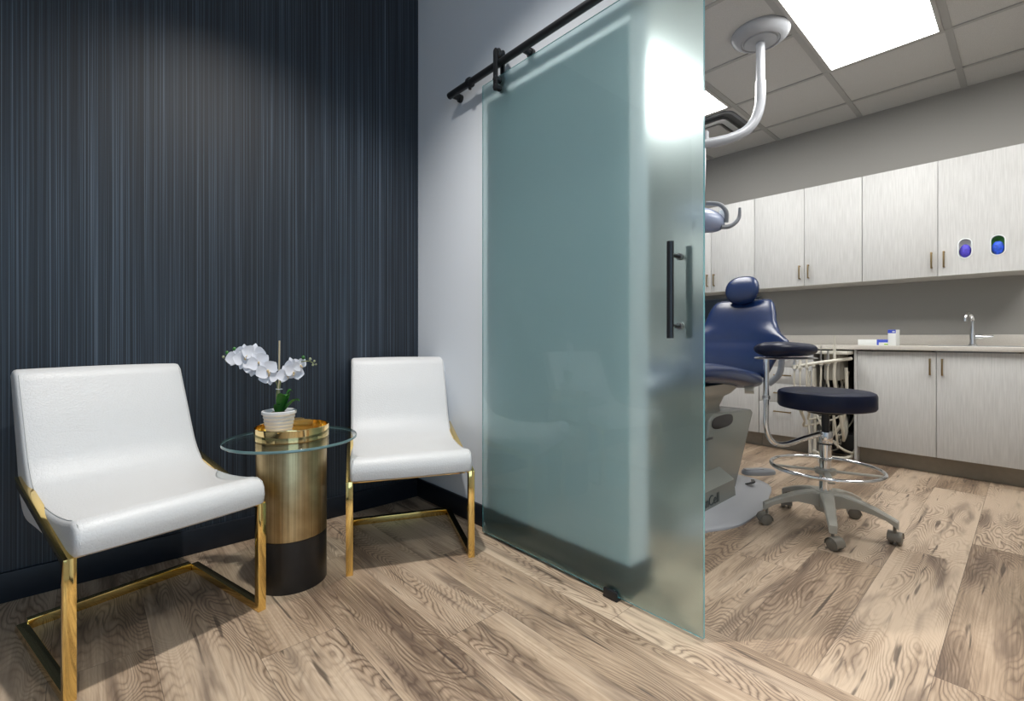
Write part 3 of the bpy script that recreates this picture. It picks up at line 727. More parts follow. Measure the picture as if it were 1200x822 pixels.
def flower(c, face, spin, size):
    face = Vector(face).normalized(); up = Vector((0, 0, 1)); sx = up.cross(face).normalized(); uy = face.cross(sx)
    Rm = Matrix((sx, uy, face)).transposed() @ Matrix.Rotation(spin, 3, 'Z')
    m = MB()
    def petal(ang, ln, wd, cup, z0=0.0, rnd=0.62):
        ca, sa = math.cos(ang), math.sin(ang); n = 9; rings = []
        for i in range(n+1):
            q = i/n; wdt = wd*(math.sin(PI*(q**rnd))**0.75 if 0 < q < 1 else 0.06)+0.0004
            zc = z0+cup*q*q*ln
            L = q*ln
            row = []
            for k, s_ in enumerate((-1, -0.5, 0, 0.5, 1)):
                x = L*ca-s_*wdt*sa; y = L*sa+s_*wdt*ca; row.append((x, y, zc+abs(s_)**2*wdt*0.16))
            row += [(p[0], p[1], p[2]-0.0007) for p in reversed(row[1:-1])]
            rings.append([Vector(c)+Rm@Vector((p[0]*size, p[1]*size, p[2]*size)) for p in row])
        m.loft(rings)
    for a in (90, 215, 325): petal(math.radians(a), 0.034, 0.0125, -0.10, -0.0015)
    for a in (8, 172): petal(math.radians(a), 0.036, 0.0225, 0.06, 0.001, 0.72)
    f = m.build('flower', 'petal', orch, angle=60)
    l = MB()
    l.ball(Vector(c)+Rm@(Vector((0, -0.004, 0.004))*size), (0.004*size, 0.006*size, 0.005*size), seg=8, rings=6)
    l.tube([Vector(c)+Rm@(Vector(p)*size) for p in ((0, -0.005, .004), (0, -0.012, .009), (0, -0.017, .006))], [0.0035, 0.002, 0.001], 6)
    l.build('lip', 'lip', f)
F0 = FV
for (r_, u_, d_, fx, sp_, sz) in ((-.160, .298, .010, -0.35, 0.3, 1.12), (-.128, .290, .026, -0.05, 2.7, 1.12), (-.132, .318, .000, -0.25, 0.1, 0.95), (-.096, .314, .012, 0.15, -0.2, 1.15),
                                  (-.078, .282, .022, 0.10, 0.5, 1.15), (-.096, .262, .018, -0.2, 2.9, 1.05), (-.045, .252, .024, 0.15, 0.6, 1.15), (-.038, .228, .018, 0.0, 3.3, 1.0),
                                  (.030, .236, .020, -0.1, 0.4, 1.05), (.056, .244, .018, 0.5, -0.4, 1.05), (.050, .268, .010, 0.8, 0.2, 0.95), (.078, .270, .006, 1.1, 0.6, 0.85)):
    flower(P(r_, u_, d_), FV+RV*fx+Vector((0, 0, 0.1)), sp_, sz)
for r_, u_, s_ in ((-.198, .316, .0062), (-.212, .300, .0048), (-.200, .286, .0042), (.118, .292, .005), (.134, .284, .0042), (.128, .270, .004), (.140, .272, .003), (-.170, .330, .0065), (.092, .298, .0065)):
    MB().ball(P(r_, u_), (s_, s_, s_*1.2), seg=10, rings=8).build('bud', 'bud' if s_ < .006 else 'leaf', orch)

# ------------------------------------------------------------------ upper cabinets
UX = 2.90
def handle_v(parent, x, y, z0, z1, name='handle'):
    # vertical square bar pull standing off a face that looks towards -X
    return MB().box(x-0.030, x-0.022, y-0.005, y+0.005, z0, z1, 0.001).box(x-0.024, x, y-0.0045, y+0.0045, z0, z0+0.009).box(x-0.024, x, y-0.0045, y+0.0045, z1-0.009, z1).build(name, 'handle_brass', parent)
def handle_h(parent, x, y0, y1, z):
    return MB().box(x-0.030, x-0.022, y0, y1, z-0.005, z+0.005, 0.001).box(x-0.024, x, y0, y0+0.009, z-0.0045, z+0.0045).box(x-0.024, x, y1-0.009, y1, z-0.0045, z+0.0045).build('handle', 'handle_brass', parent)
UG = 'wall cabinets in a row above the worktop'
def upper(y0, y1, ys, label, holes=()):
    t = thing('wall_cabinet', label, 'cabinet', (UX, (y0+y1)/2, 1.34), 0, UG)
    yc = (y0+y1)/2
    MB().box(0.050 if holes else 0.0195, XW-UX-0.0005, y0-yc+0.0005, y1-yc-0.0005, 0, 0.79, 0.001).build('carcass', 'cabinet_box', t)
    if holes: MB().box(0.0195, 0.050, y0-yc+.0005, y0-yc+.02, 0, .79).box(0.0195, 0.050, y1-yc-.02, y1-yc-.0005, 0, .79).box(0.0195, 0.050, y0-yc+.02, y1-yc-.02, 0, .02).build('face_frame', 'cabinet_box', t)
    ds = []
    for a, b in ((y0, ys), (ys, y1)):
        ds.append((a+0.0015-yc, b-0.0015-yc))
    for k, (a, b) in enumerate(ds):
        hs = holes if k == 0 else ()
        if hs:
            bmh = bmesh.new(); loops = []
            def addloop(pts):
                vs = [bmh.verts.new((0, y, z)) for y, z in pts]
                for i in range(len(vs)): bmh.edges.new((vs[i], vs[(i+1) % len(vs)]))
            addloop([(a, 0), (b, 0), (b, 0.79), (a, 0.79)])
            for (hy_, hz_) in hs: addloop(stadium(hy_-yc, hz_-1.34, 0.030, 0.031, 12))
            bmesh.ops.triangle_fill(bmh, use_beauty=True, use_dissolve=False, edges=bmh.edges[:])
            r_ = bmesh.ops.extrude_face_region(bmh, geom=bmh.faces[:])
            for v in [e for e in r_['geom'] if isinstance(e, bmesh.types.BMVert)]: v.co.x += 0.019
            mm = MB(); mm.bm.free(); mm.bm = bmh
            d = mm.build('door', 'cabinet', t)
        else: d = bx('door', 'cabinet', 0, 0.019, a, b, 0, 0.79, 0.001, t)
        handle_v(d, 0, (b-0.030) if k == 0 else (a+0.030), 0.055, 0.165)
    return t, yc
def stadium(y, z, r, h, n=10):
    pts = []
    for k in range(n+1):
        a = PI*k/n; pts.append((y+r*math.cos(a), z+h+r*math.sin(a)))
    for k in range(n+1):
        a = PI+PI*k/n; pts.append((y+r*math.cos(a), z-h+r*math.sin(a)))
    return pts
upper(-0.769, 0.0, -0.384, 'pale wall cabinet partly behind the dental lamp, leftmost of the row')
upper(-1.539, -0.770, -1.155, 'pale wall cabinet with two doors above the navy dental chair')
t, yc = upper(-2.405, -1.540, -1.965, 'pale wall cabinet with two oval glove openings above the sink', holes=((-2.100, 1.512), (-2.252, 1.512)))
for hy_, mg, bgc, lab in ((-2.100, 'glove_violet', 'white_card', 'white rimmed opening showing violet gloves'), (-2.252, 'glove_blue', 'green_box', 'opening with green carton and blue gloves')):
    g = MB(); A = stadium(hy_-yc, 0.172, 0.036, 0.031, 12); B = stadium(hy_-yc, 0.172, 0.0305, 0.031, 12)
    rr_ = [[Vector((x, p[0], p[1])) for p in S] for x, S in ((0.0, A), (-0.004, A), (-0.004, B), (0.030, B), (0.030, A))]
    g.loft(rr_, caps=False); g = g.build('glove_opening', 'slot_rim', t); g['label'] = lab
    if mg == 'glove_blue':
        g.data.materials.clear(); g.data.materials.append(MT['slot_rim'])
    MB().box(0.030, 0.034, hy_-yc-0.034, hy_-yc+0.034, 0.10, 0.245).build('carton', bgc, g)
    if bgc == 'green_box':
        MB().loft([[Vector((x, p[0], p[1])) for p in S] for x, S in ((0.001, stadium(hy_-yc, 0.172, 0.0302, 0.031, 12)), (0.029, stadium(hy_-yc, 0.172, 0.0302, 0.031, 12)))], caps=False).build('carton_sleeve', 'green_box', g)
    gl = MB()
    gl.ball((0.018, hy_-yc, 0.157), (0.018, 0.0285, 0.044), seg=20, rings=14)
    for k in range(5):
        gl.ball((0.010+random.random()*0.006, hy_-yc+random.uniform(-.012, .012), 0.150+random.uniform(-.018, .022)), (0.006, random.uniform(.006, .012), random.uniform(.008, .016)), seg=10, rings=8)
    gl.build('gloves', mg, g)

# ------------------------------------------------------------------ worktop and base cabinets
BX, CTZ = 2.75, 0.86
wt = thing('worktop', 'beige laminate worktop running along the far wall', 'worktop', (BX, -1.2, CTZ))
SY0, SY1 = -2.36, -1.93   # sink opening (y)
m = MB()
m.box(-0.03, 0.08, -2.4, 2.0, -0.030, 0, 0.003).box(0.08, 0.30, SY1+1.2, 2.0, -0.030, 0).box(0.08, 0.30, -2.4, SY0+1.2, -0.030, 0).box(0.30, XW-BX, -2.4, 2.0, -0.030, 0)
m.build('worktop_slab', 'worktop', wt)
tag(bx('backsplash', 'worktop', XW-0.018, XW-0.0005, -3.59, 0.8, CTZ+0.0005, CTZ+0.078, 0.002), 'low beige backsplash strip standing along the back of the worktop', 'backsplash')
def base_unit(y0, y1, label, name='base_cabinet', ndoor=2, drawers=None):
    t = thing(name, label, 'cabinet', (BX, (y0+y1)/2, 0), 0, 'base cabinets under the worktop'); yc = (y0+y1)/2
    MB().box(0.020, XW-BX-0.002, y0-yc+.0005, y1-yc-.0005, 0.12, CTZ-0.031 if not drawers and y1 > -1 or drawers else 0.68, .001).build('carcass', 'cabinet_box', t)
    MB().box(0.075, 0.095, y0-yc, y1-yc, 0.0, 0.12).build('toe_kick', 'toe', t)
    if drawers:
        for z0, z1 in drawers:
            d = bx('drawer', 'cabinet', 0, 0.019, y0-yc+.002, y1-yc-.002, z0+.0015, z1-.0015, .001, t)
            zc = z1-0.075 if z1-z0 > 0.2 else (z0+z1)/2
            handle_h(d, 0, -0.062, 0.062, zc)
    else:
        wd = (y1-y0)/ndoor
        for k in range(ndoor):
            a, b = y0-yc+k*wd, y0-yc+(k+1)*wd
            d = bx('door', 'cabinet', 0, 0.019, a+.0015, b-.0015, 0.121, CTZ-0.040, .001, t)
            if ndoor == 2: handle_v(d, 0, (b-0.030) if k == 0 else (a+0.030), 0.668, 0.778)
    return t
base_unit(-2.405, -1.540, 'pale base cabinet with two doors below the sink')
base_unit(-1.225, -0.862, 'pale three drawer cabinet behind the navy stool armrest', 'drawer_cabinet', drawers=((0.121, 0.393), (0.393, 0.545), (0.545, 0.682), (0.682, 0.820)))
base_unit(-0.860, -0.10, 'pale base cabinet behind the dental chair base, left of the drawers')
base_unit(-0.099, 0.799, 'pale base cabinet at the far left end of the worktop, hidden behind the glass door')
# end panels of the open bay
def panel(y0, y1, label):
    tag(bx('cabinet_panel', 'cabinet', BX-0.004, XW-0.02, y0, y1, 0.0, CTZ-0.030, .001), label, 'panel')
panel(-1.540+.0005, -1.522, 'pale upright panel right of the open hose bay')
panel(-1.262, -1.226, 'pale upright panel left of the open hose bay')
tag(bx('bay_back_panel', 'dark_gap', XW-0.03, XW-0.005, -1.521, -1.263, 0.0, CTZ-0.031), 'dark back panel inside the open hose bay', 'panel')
# sink
t = thing('sink', 'stainless sink set into the beige worktop', 'sink', (2.94, (SY0+SY1)/2, CTZ))
hx, hy = 0.108, (SY1-SY0)/2-0.002
S = [[Vector((x, y, z)) for x, y in rrect(a, b, r)] for a, b, r, z in ((hx+.012, hy+.012, .03, 0.0005), (hx+.012, hy+.012, .03, 0.004), (hx-.004, hy-.004, .03, 0.004), (hx-.008, hy-.008, .03, -.15), (hx-.03, hy-.03, .02, -.16), (.01, .01, .005, -.162))]
m = MB(); m.loft(S, caps=False); m.build('basin', 'steel_sink', t)
# faucet
t = thing('faucet', 'chrome gooseneck faucet with side lever behind the sink', 'faucet', (3.10, -2.125, CTZ))
MB().lathe([(0, 0), (0.030, 0), (0.030, 0.004), (0.020, 0.012), (0.017, 0.030), (0.017, 0.085), (0.014, 0.092), (0.014, 0.12), (0, 0.12)], 24).build('base', 'chrome', t)
MB().tube([(0, 0, 0.10), (0, 0, 0.165), (-0.008, 0.002, 0.195), (-0.035, 0.012, 0.222), (-0.068, 0.022, 0.222), (-0.094, 0.028, 0.200), (-0.100, 0.030, 0.168)], 0.0125, 14, smooth=6).build('spout', 'chrome', t)
MB().tube([(0, -0.015, 0.062), (0, -0.050, 0.062)], 0.016, 16).tube([(0, -0.050, 0.062), (0, -0.100, 0.064)], 0.0095, 12).build('lever', 'chrome', t)
# boxes on the worktop
t = tag(MB().box(-0.03, 0.03, -0.058, 0.058, 0, 0.043, .001).build('carton', 'white_card', loc=(2.98, -1.562, CTZ)), 'plain white carton lying on the worktop, leftmost of three', 'carton')
t = thing('carton', 'blue and white carton with a green stripe between the other two', 'carton', (2.955, -1.664, CTZ))
MB().box(-0.03, 0.03, -0.040, 0.040, 0, 0.043, .001).build('box', 'white_card', t)
MB().box(-0.0308, -0.0301, -0.040, 0.040, 0.022, 0.0425).box(-0.0308, -0.0301, 0.028, 0.040, 0.002, 0.022).box(-0.03, 0.03, -0.0395, 0.0395, 0.0431, 0.0436).build('blue_print', 'blue_print', t)
MB().box(-0.0308, -0.0301, -0.040, -0.004, 0.004, 0.013).build('green_print', 'green_print', t)
t = thing('carton', 'tall upright white carton with a blue top band', 'carton', (2.935, -1.722, CTZ), math.radians(-22))
MB().box(-0.022, 0.022, -0.026, 0.026, 0, 0.115, .001).build('box', 'white_card', t)
MB().box(-0.0228, -0.0221, -0.026, 0.026, 0.090, 0.1145).box(-0.022, 0.022, -0.0255, 0.0255, 0.1151, 0.1155).build('blue_print', 'blue_print', t)
MB().box(-0.0236, -0.0229, -0.020, -0.004, 0.097, 0.105).build('white_mark', 'white_card', t)
# wall screen
t = thing('wall_monitor', 'black flat screen on the far wall behind the dental chair headrest', 'monitor', (XW, -0.42, 1.13))
MB().box(-0.045, -0.012, -0.29, 0.29, -0.175, 0.175, .004).build('case', 'grey_plastic', t); bx('screen', 'screen', -0.0465, -0.0455, -0.28, 0.28, -0.165, 0.165, parent=t); bx('bracket', 'dark_grey', -0.012, -0.0005, -0.05, 0.05, -0.05, 0.05, parent=t)

# ------------------------------------------------------------------ delivery unit with handpieces in the open bay
t = thing('dental_delivery_unit', 'ivory dental handpiece rack with hoses in the open cabinet bay', 'dental unit', (2.62, -1.40, 0))
m = MB()
def Q(x, y, z): return Vector((x-2.62, y+1.40, z))
m.box(-0.02, 0.40, -0.115, 0.115, 0.795, 0.818, 0.004); m.build('shelf', 'ivory', t)
MB().tube([Q(2.52, -1.20, .700), Q(2.50, -1.26, .712), Q(2.52, -1.36, .735), Q(2.58, -1.45, .752), Q(2.70, -1.513, .765)], 0.0125, 12, smooth=6).build('holder_bar', 'ivory', t)
MB().box(0.05, 0.30, -0.05, 0.05, 0.60, 0.796, 0.01).build('arm_housing', 'beige_metal', t)
hp = [(2.505, -1.205, .702), (2.503, -1.243, .708), (2.508, -1.285, .716), (2.517, -1.325, .726), (2.535, -1.368, .736), (2.560, -1.405, .744), (2.585, -1.440, .750)]
for k, (x, y, z) in enumerate(hp):
    h = MB().tube([Q(x-.004, y, z-.018), Q(x-.004, y, z+.012)], [0.0165, 0.0145], 14).tube([Q(x-.004, y, z+.010), Q(x+0.02, y, z)], 0.009, 10).build('handpiece_holder', 'ivory', t)
tall = [(0, .055, .010, 'satin'), (1, .050, .011, 'ivory'), (2, .075, .007, 'ivory'), (4, .125, .0055, 'satin'), (5, .085, .008, 'satin'), (6, .185, .0075, 'ivory')]
for k, h_, r_, mt_ in tall:
    x, y, z = hp[k]; x -= .004
    MB().tube([Q(x, y, z-.03), Q(x, y, z+h_*0.45), Q(x, y, z+h_*0.75), Q(x-.004, y-.002, z+h_)], [r_*1.25, r_*1.2, r_*0.7, r_*0.6], 10).build('handpiece', mt_, t)
random.seed(11)
for k, (x, y, z) in enumerate(hp):
    x -= .004
    sw = random.uniform(-0.05, 0.05); yb = min(max(y+sw, -1.48), -1.24); lowz = random.uniform(0.09, 0.34)
    pts = [Q(x, y, z-.02), Q(x-.005, y, z-.14), Q(x+.03, (y+yb)/2, z-.30), Q(x+.10, yb, lowz+.06), Q(x+.20, yb+.02, lowz), Q(x+.30, -1.40+random.uniform(-.05, .05), lowz+.10), Q(x+.37, -1.39+random.uniform(-.05, .05), lowz+.32)]
    MB().tube(pts, 0.0065 if k != 6 else 0.011, 8, smooth=7).build('hose', 'hose', t)
for k in range(6):
    y = -1.30-0.033*k; lz = 0.06+0.05*(k % 3)
    pts = [Q(2.86, y, .66), Q(2.84, y-.03+.06*(k % 2), .42), Q(2.80, y+.02, .20), Q(2.82, -1.44+.03*k, lz), Q(2.90, -1.40, lz+.02), Q(3.02, y, .30), Q(3.08, y, .6)]
    MB().tube(pts, 0.0055, 8, smooth=7).build('hose', 'hose' if k % 2 else 'dark_hose', t)
MB().tube([Q(2.66, -1.492, .70), Q(2.66, -1.494, .50), Q(2.70, -1.46, .30), Q(2.72, -1.38, .17), Q(2.78, -1.31, .14), Q(2.95, -1.31, .2)], 0.011, 10, smooth=8).build('suction_hose', 'hose', t)
MB().tube([Q(2.70, -1.29, .35), Q(2.66, -1.36, .22), Q(2.67, -1.44, .12), Q(2.74, -1.505, .07), Q(2.95, -1.50, .05)], 0.008, 8, smooth=8).tube([Q(2.70, -1.275, .05), Q(2.66, -1.36, .035), Q(2.68, -1.44, .03), Q(2.74, -1.50, .04), Q(2.95, -1.49, .06)], 0.011, 8, smooth=8).build('floor_hose', 'hose', t)
MB().tube([Q(2.735, -1.275, .02), Q(2.735, -1.275, .68)], 0.012, 8).tube([Q(2.71, -1.245, .66), Q(2.71, -1.242, .25), Q(2.72, -1.25, .03)], 0.009, 8, smooth=4).build('side_tube', 'ivory', t)
t2 = tag(MB().box(-.10, .10, -.07, .07, 0, .16, .01).build('power_box', 'dark_hose', loc=(3.08, -1.40, 0)), 'dark utility box on the floor inside the open hose bay', 'box')

# ------------------------------------------------------------------ dental chair (faces the camera side, -X)
CYc = -1.065
ch = thing('dental_chair', 'navy upholstered dental chair beside the rolling stool', 'dental chair', (1.25, CYc, 0))
def D(x, y, z): return Vector((x-1.25, y, z))
# backrest
rows_ = [(0.665, 1.735, .20, .012), (0.675, 1.74, .225, .030), (0.70, 1.75, .245, .042), (0.76, 1.775, .270, .050), (0.82, 1.80, .300, .052), (0.855, 1.815, .335, .048), (0.880, 1.825, .352, .042), (0.900, 1.833, .346, .040), (0.920, 1.84, .318, .042), (0.945, 1.85, .285, .045),
         (0.98, 1.863, .255, .046), (1.03, 1.885, .232, .046), (1.08, 1.905, .222, .044), (1.12, 1.92, .210, .040), (1.150, 1.932, .196, .034), (1.168, 1.940, .178, .024), (1.176, 1.944, .150, .010)]
rings = []
for z, x, wv, tv in rows_:
    r_ = []
    for p in sring((0, 0, 0), wv, tv, 36, 2.9):
        yy, xx = p.x, p.y
        bend = -0.10*(yy/0.32)**2          # wings curve towards the sitter
        r_.append(D(x+xx+bend*(0.6 if z > 0.95 else 1.0), yy, z))
    rings.append(r_)
MB().loft(rings).build('backrest', 'navy', ch, angle=70)
bk = MB()
rings = []
for z, x, wv in ((0.70, 1.80, .17), (0.80, 1.84, .20), (0.90, 1.875, .20), (1.02, 1.92, .15), (1.10, 1.95, .11)):
    rings.append([D(x+p.y, p.x, z) for p in sring((0, 0, 0), wv, .035, 24, 3)])
bk.loft(rings).build('back_shell', 'beige_metal', ch)
# headrest
R_ = Matrix.Rotation(math.radians(14), 3, 'Y')
hr = MB(); rings = []
for k in range(13):
    a = -PI/2+PI*k/12; z = 0.100*math.sin(a); q = math.cos(a)**0.75+0.02
    rings.append([Vector((1.905-1.25, -0.005, 1.240))+R_@Vector((p.y+(-0.018*(p.x/0.1)**2), p.x, z)) for p in sring((0, 0, 0), 0.108*q, 0.046*q, 28, 2.3)])
hr.loft(rings).build('headrest', 'navy', ch, angle=80)
bx('headrest_bar', 'satin', 1.955-1.25, 1.968-1.25, -0.03, 0.02, 1.00, 1.24, .003, ch)
# seat
srows = [(1.665, .655, .15, .020), (1.655, .655, .20, .040), (1.62, .660, .235, .055), (1.54, .668, .258, .062), (1.42, .682, .270, .066), (1.25, .705, .276, .068), (1.05, .728, .278, .068), (0.85, .742, .276, .066), (0.65, .742, .265, .062), (0.50, .725, .25, .056), (0.38, .69, .24, .050), (0.28, .64, .225, .045), (0.20, .59, .20, .038), (0.17, .57, .16, .018)]
rings = []
for x, z, wv, tv in srows:
    rings.append([D(x, p.x, z+p.y-0.018*(1-(p.x/.28)**2)*(1 if p.y > 0 else 0)) for p in sring((0, 0, 0), wv, tv, 32, 3.2)])
MB().loft(rings).build('seat', 'navy', ch, angle=70)
# seat understructure
rings = []
for z, x0_, x1_, wv in ((0.668, .62, 1.52, .225), (0.63, .66, 1.46, .215), (0.600, .80, 1.42, .185), (0.58, .90, 1.38, .15), (0.52, 1.00, 1.36, .12), (0.44, 1.05, 1.40, .11)):
    rings.append([D((x0_+x1_)/2+p.x, p.y, z) for p in sring((0, 0, 0), (x1_-x0_)/2, wv, 28, 3.5)])
MB().loft(rings).build('seat_support', 'beige_metal', ch)
MB().tube([D(1.46, -.19, .615), D(1.48, -.235, .615)], 0.028, 16).build('adjusting_knob', 'ivory', ch)
# lift column, leaning back
m = MB()
m.prism([(0.98-1.25, 0.03), (1.395-1.25, 0.03), (1.660-1.25, 0.452), (1.63-1.25, 0.474), (1.13-1.25, 0.500), (1.06-1.25, 0.47), (1.02-1.25, 0.2)], 'Y', -0.165, 0.165, 0.014, seg=3)
col = m.build('lift_column', 'chair_body', ch)
m = MB(); m.loft([[D(1.22+p.x, y_, .447+p.y) for p in sring((0, 0, 0), .135*k, .036*k, 24, 2.8)] for y_, k in ((-.1668, 1.0), (-.1662, .96))]); m.build('column_opening', 'screen', col)
m = MB(); m.box(1.02-1.25, 1.10-1.25, -.1664, -.1650, .365, .378); m.build('name_plate', 'dark_grey', col)
# base housing with printed lettering
m = MB()
rings = [[D(x, y, z) for x, y in ((x0_, -wv), (x1_, -wv), (x1_, wv), (x0_, wv))] for z, x0_, x1_, wv in ((0.03, .62, 1.235, .232), (0.135, .62, 1.225, .228), (0.150, .64, 1.215, .215), (0.215, .95, 1.17, .150))]
m.loft(rings); hs = m.build('base_housing', 'chair_body', ch)
tc = bpy.data.curves.new('lettering', 'FONT'); tc.body = 'nCell'; tc.size = 0.075; tc.extrude = 0.0006
to = bpy.data.objects.new('lettering_tmp', tc); COL.objects.link(to)
bpy.context.view_layer.update()
tm = bpy.data.meshes.new_from_object(to.evaluated_get(bpy.context.evaluated_depsgraph_get())); bpy.data.objects.remove(to)
tm.materials.clear(); tm.materials.append(MT['logo'])
lo = bpy.data.objects.new('lettering', tm); COL.objects.link(lo); lo.parent = hs
lo.rotation_euler = (PI/2, 0, 0); lo.location = D(0.87, -0.2335, 0.060)
# skirted base plate
outl = [(0.62, -.25), (0.74, -.31), (0.86, -.365), (0.98, -.385), (1.22, -.375), (1.46, -.325), (1.64, -.275), (1.72, -.21), (1.76, -.10), (1.76, .10), (1.72, .21), (1.46, .325), (1.22, .375), (0.98, .385), (0.74, .31), (0.62, .25)]
inn_ = [(0.66, -.235), (0.76, -.236), (0.86, -.238), (0.98, -.240), (1.24, -.240), (1.40, -.215), (1.56, -.17), (1.62, -.13), (1.65, -.06), (1.65, .06), (1.62, .13), (1.40, .215), (1.24, .24), (0.98, .24), (0.76, .236), (0.66, .235)]
def lerp2(a, b, q): return [(p[0]+(r[0]-p[0])*q, p[1]+(r[1]-p[1])*q) for p, r in zip(a, b)]
def cl(pts, z, n=4):
    return [Vector((p.x, p.y, z)) for p in catmull([Vector((x-1.25, y, 0)) for x, y in pts], n, True)]
m = MB(); m.loft([cl(outl, 0.0), cl(outl, 0.009), cl(lerp2(outl, inn_, .04), 0.013), cl(lerp2(outl, inn_, .45), 0.016), cl(lerp2(outl, inn_, .8), 0.026), cl(inn_, 0.045), cl(lerp2(inn_, [(1.2, 0)]*len(inn_), .15), 0.045)])
m.build('base_plate', 'plate', ch, angle=50)
MB().tube([D(1.46, -.20, .052), D(1.52, -.215, .053), D(1.58, -.19, .050)], [0.010, .012, .010], 10, smooth=4, flat=(1, .4)).build('foot_switch_slot', 'screen', ch)
# foot control
t = thing('foot_control', 'dark grey foot pedal on the floor behind the dental chair base', 'foot pedal', (1.93, -1.16, 0), math.radians(-35))
m = MB(); m.loft([[Vector((p.x, p.y, z)) for p in sring((0, 0, 0), .115*k, .055*k, 28, 2.5)] for k, z in ((1, 0), (1, .016), (.95, .024), (.6, .030))]); m.build('pedal_body', 'grey_plastic', t)
m = MB(); m.box(-.10, .03, -.018, .018, .029, .036, .003); m.build('pedal_plate', 'plate', t)

# ------------------------------------------------------------------ dental lamp on its ceiling post
PX, PY = 1.516, -1.323
lp = thing('dental_lamp', 'dental operating lamp hanging from a curved white ceiling arm', 'dental lamp', (PX, PY, DC))
LV = Vector((-0.741, 0.671, 0))
def A(s_, z, d=0.0): return LV*s_+Vector((0, 0, z-DC))+Vector((-.671, -.741, 0))*d
MB().lathe([(0, 0), (0.155, 0), (0.158, -0.012), (0.150, -0.030), (0.120, -0.052), (0.105, -0.058), (0.100, -0.052), (0.092, -0.052), (0.086, -0.060), (0.050, -0.064), (0.034, -0.066), (0, -0.066)], 48).build('ceiling_rose', 'lamp_white', lp)
MB().tube([A(0, 2.665), A(0, 2.42)], 0.024, 20).build('post', 'lamp_white', lp)
MB().tube([A(0, 2.43), A(0, 2.36), A(0.004, 2.29), A(0.03, 2.205), A(0.085, 2.140), A(0.17, 2.098), A(0.27, 2.072), A(0.40, 2.052)], 0.0285, 20, smooth=6).build('curved_arm', 'lamp_white', lp)
MB().tube([A(0.33, 2.07), A(0.33, 2.13)], 0.024, 18).lathe([(0, 0.105-0.6), (0.001, 0.105-.6)], 6).build('pivot', 'lamp_white', lp)
MB().tube([A(0.33, 2.05), A(0.33, 1.90), A(0.335, 1.78), A(0.35, 1.67)], 0.0075, 10, smooth=5).build('drop_rod', 'satin', lp)
rings = []
cc = A(0.352, 1.605)
for k in range(15):
    a = -PI/2+PI*k/14; s_ = 0.135*math.sin(a); q = max(math.cos(a), 0.05)**0.8
    rings.append([cc-LV*s_+Vector((0, 0, 1))*(p.y*(1 if p.y > 0 else 0.8)-0.02*(s_/0.135))+Vector((-.671, -.741, 0))*p.x for p in sring((0, 0, 0), 0.085*q, 0.078*q, 24, 2.2)])
MB().loft(rings).build('lamp_head', 'lamp_blue', lp, angle=80)
B = lambda s_, z, d=0: A(s_, z, d)
MB().tube([B(0.33, 1.705, .02), B(0.265, 1.690, .05), B(0.23, 1.645, .06), B(0.225, 1.585, .05)], 0.0125, 10, smooth=5).build('yoke', 'grey_plastic', lp)
MB().box(-0.02, 0.02, -0.02, 0.02, -0.03, 0.03, 0.006).build('white_joint', 'slot_rim', lp).location = B(0.222, 1.640, .01)
MB().tube([B(0.255, 1.560, .05), B(0.21, 1.562, .05), B(0.175, 1.582, .05), B(0.150, 1.615, .05), B(0.146, 1.670, .05)], [0.013, 0.013, .012, .010, .008], 10, smooth=5).build('grip', 'grey_plastic', lp)

# ------------------------------------------------------------------ rolling assistant stool
SX, SY = 1.213, -1.729
st = thing('rolling_stool', 'dark navy rolling stool with chrome foot ring and swing armrest', 'stool', (SX, SY, 0))
RS = 0.203
prof = [(0, .578), (RS-.02, .578), (RS-.006, .582), (RS, .592), (RS, .645), (RS-.005, .657), (RS-.018, .663), (RS*.5, .664), (0, .664)]
MB().lathe(prof, 56).build('seat', 'navy_dark', st)
MB().lathe([(0, .555), (.075, .555), (.085, .578), (0, .578)], 32).build('seat_plate', 'black_metal', st)
MB().tube([(0, 0, .40), (0, 0, .56)], 0.0165, 20).build('gas_lift', 'black_metal', st)
MB().lathe([(0, .13), (.026, .13), (.026, .415), (.0, .415)], 28).build('column', 'chrome', st)
MB().lathe([(0, .41), (.028, .41), (.031, .415), (.031, .462), (.028, .467), (0, .467)], 28).build('arm_collar', 'chrome', st)
MB().lathe([(.026, .404), (.0305, .404), (.0305, .409), (.026, .409)], 28).build('rubber_ring', 'dark_hose', st)
# foot ring
rr = MB(); rr.tube([(0.230*math.cos(2*PI*k/48), 0.230*math.sin(2*PI*k/48), .290) for k in range(48)], 0.0095, 12, closed=True)
ring = rr.build('foot_ring', 'chrome', st)
for k in range(4):
    a = math.radians(20+90*k)
    sp_ = MB().box(0.03, 0.227, -0.014, 0.014, 0.272, 0.280, .002); bmesh.ops.rotate(sp_.bm, verts=sp_.bm.verts[:], cent=(0, 0, 0), matrix=Matrix.Rotation(a, 3, 'Z')); sp_.build('spoke', 'beige_metal', ring)
MB().lathe([(0, .262), (.042, .262), (.045, .268), (.045, .286), (0, .286)], 28).build('ring_hub', 'beige_metal', ring)
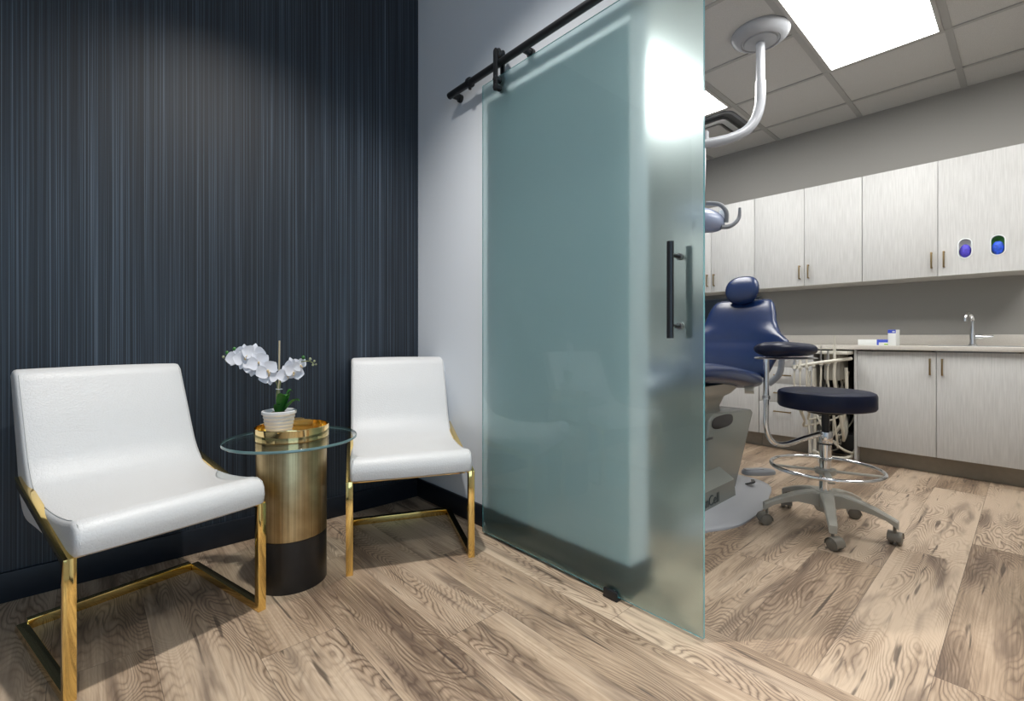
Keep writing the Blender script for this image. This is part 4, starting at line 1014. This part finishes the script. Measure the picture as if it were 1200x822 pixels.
# star base
hub = MB().lathe([(0, .085), (.040, .085), (.048, .10), (.050, .165), (.040, .180), (0, .180)], 28).build('base_hub', 'beige_metal', st)
for k in range(5):
    a = math.radians(56+72*k); ar = MB(); rings = []
    for r_, zt, hh, wd in ((0.02, .176, .075, .030), (.07, .178, .062, .027), (.13, .166, .040, .024), (.19, .146, .030, .021), (.235, .126, .024, .019), (.262, .114, .030, .018), (.276, .106, .034, .016)):
        rings.append([Vector((r_, -wd*.75, zt)), Vector((r_, wd*.75, zt)), Vector((r_, wd, zt-.006)), Vector((r_, wd*.9, zt-hh)), Vector((r_, -wd*.9, zt-hh)), Vector((r_, -wd, zt-.006))])
    ar.loft(rings); bmesh.ops.rotate(ar.bm, verts=ar.bm.verts[:], cent=(0, 0, 0), matrix=Matrix.Rotation(a, 3, 'Z'))
    leg = ar.build('leg', 'beige_metal', st)
    cs = MB(); sw = Matrix.Rotation(a+(-0.6+0.7*k), 4, 'Z')
    ctr = Vector((0.262*math.cos(a), 0.262*math.sin(a), 0))
    c2 = MB()
    for sgn in (-1, 1):
        c2.lathe([(0, sgn*.005), (.024, sgn*.005), (.0275, sgn*.009), (.0275, sgn*.020), (.022, sgn*.024), (0, sgn*.025)], 20, (0.010, 0, 0.0275), axis='Y')
    c2.tube([(0, 0, .03), (0, 0, .088)], 0.0065, 10)
    rings = []
    for q in range(9):
        b_ = math.radians(-10+200*q/8)
        rings.append([Vector((0.010+rad*math.cos(b_), yy, 0.0275+rad*math.sin(b_))) for rad, yy in ((.030, -.026), (.030, .026), (.0285, .026), (.0285, -.026))])
    c2.loft(rings)
    bmesh.ops.transform(c2.bm, matrix=Matrix.Translation(ctr) @ sw, verts=c2.bm.verts[:])
    c2.build('caster', 'caster', leg)
    cs.bm.free()
# swing arm and armrest
def S_(r_, z, d=0.0): return LV*r_+Vector((0, 0, z))+Vector((-.671, -.741, 0))*d
MB().tube([S_(.03, .452), S_(.10, .432), S_(.18, .405), S_(.235, .405), S_(.270, .435), S_(.286, .49), S_(.286, .56), S_(.286, .70), S_(.286, .828)], 0.0125, 16, smooth=6).build('swing_arm', 'chrome', st)
MB().lathe([(0, -.008), (.017, -.008), (.017, .008), (0, .008)], 20, tuple(S_(.286, .63))).build('clamp', 'satin', st)
path = [S_(.335, .852, .02), S_(.322, .852, .055), S_(.285, .852, .080), S_(.23, .852, .070), S_(.15, .850, .03), S_(.07, .848, -.02), S_(.035, .847, -.045)]
MB().tube([p+Vector((0, 0, .012)) for p in path], [0.022, 0.044, 0.048, 0.047, 0.044, 0.038, 0.016], 18, smooth=6, flat=(1.15, .75)).build('armrest_pad', 'navy_dark', st, angle=80)
MB().tube([p+Vector((0, 0, -.030)) for p in path], 0.026, 10, smooth=6, flat=(1.0, .22)).build('armrest_plate', 'satin', st)
# armrest bracket of the dental chair seen behind the stool arm
br = MB().tube([D(1.62, -.27, .64), D(1.60, -.33, .70), D(1.58, -.352, .78), D(1.57, -.352, .86)], 0.019, 12, smooth=6, flat=(.6, 1.0)).build('armrest_bracket', 'lamp_white', ch)
MB().tube([D(1.60, -.345, .875), D(1.45, -.35, .88), D(1.30, -.345, .875)], [0.02, .03, .02], 12, smooth=4, flat=(1, .6)).build('armrest', 'navy', ch) if False else None
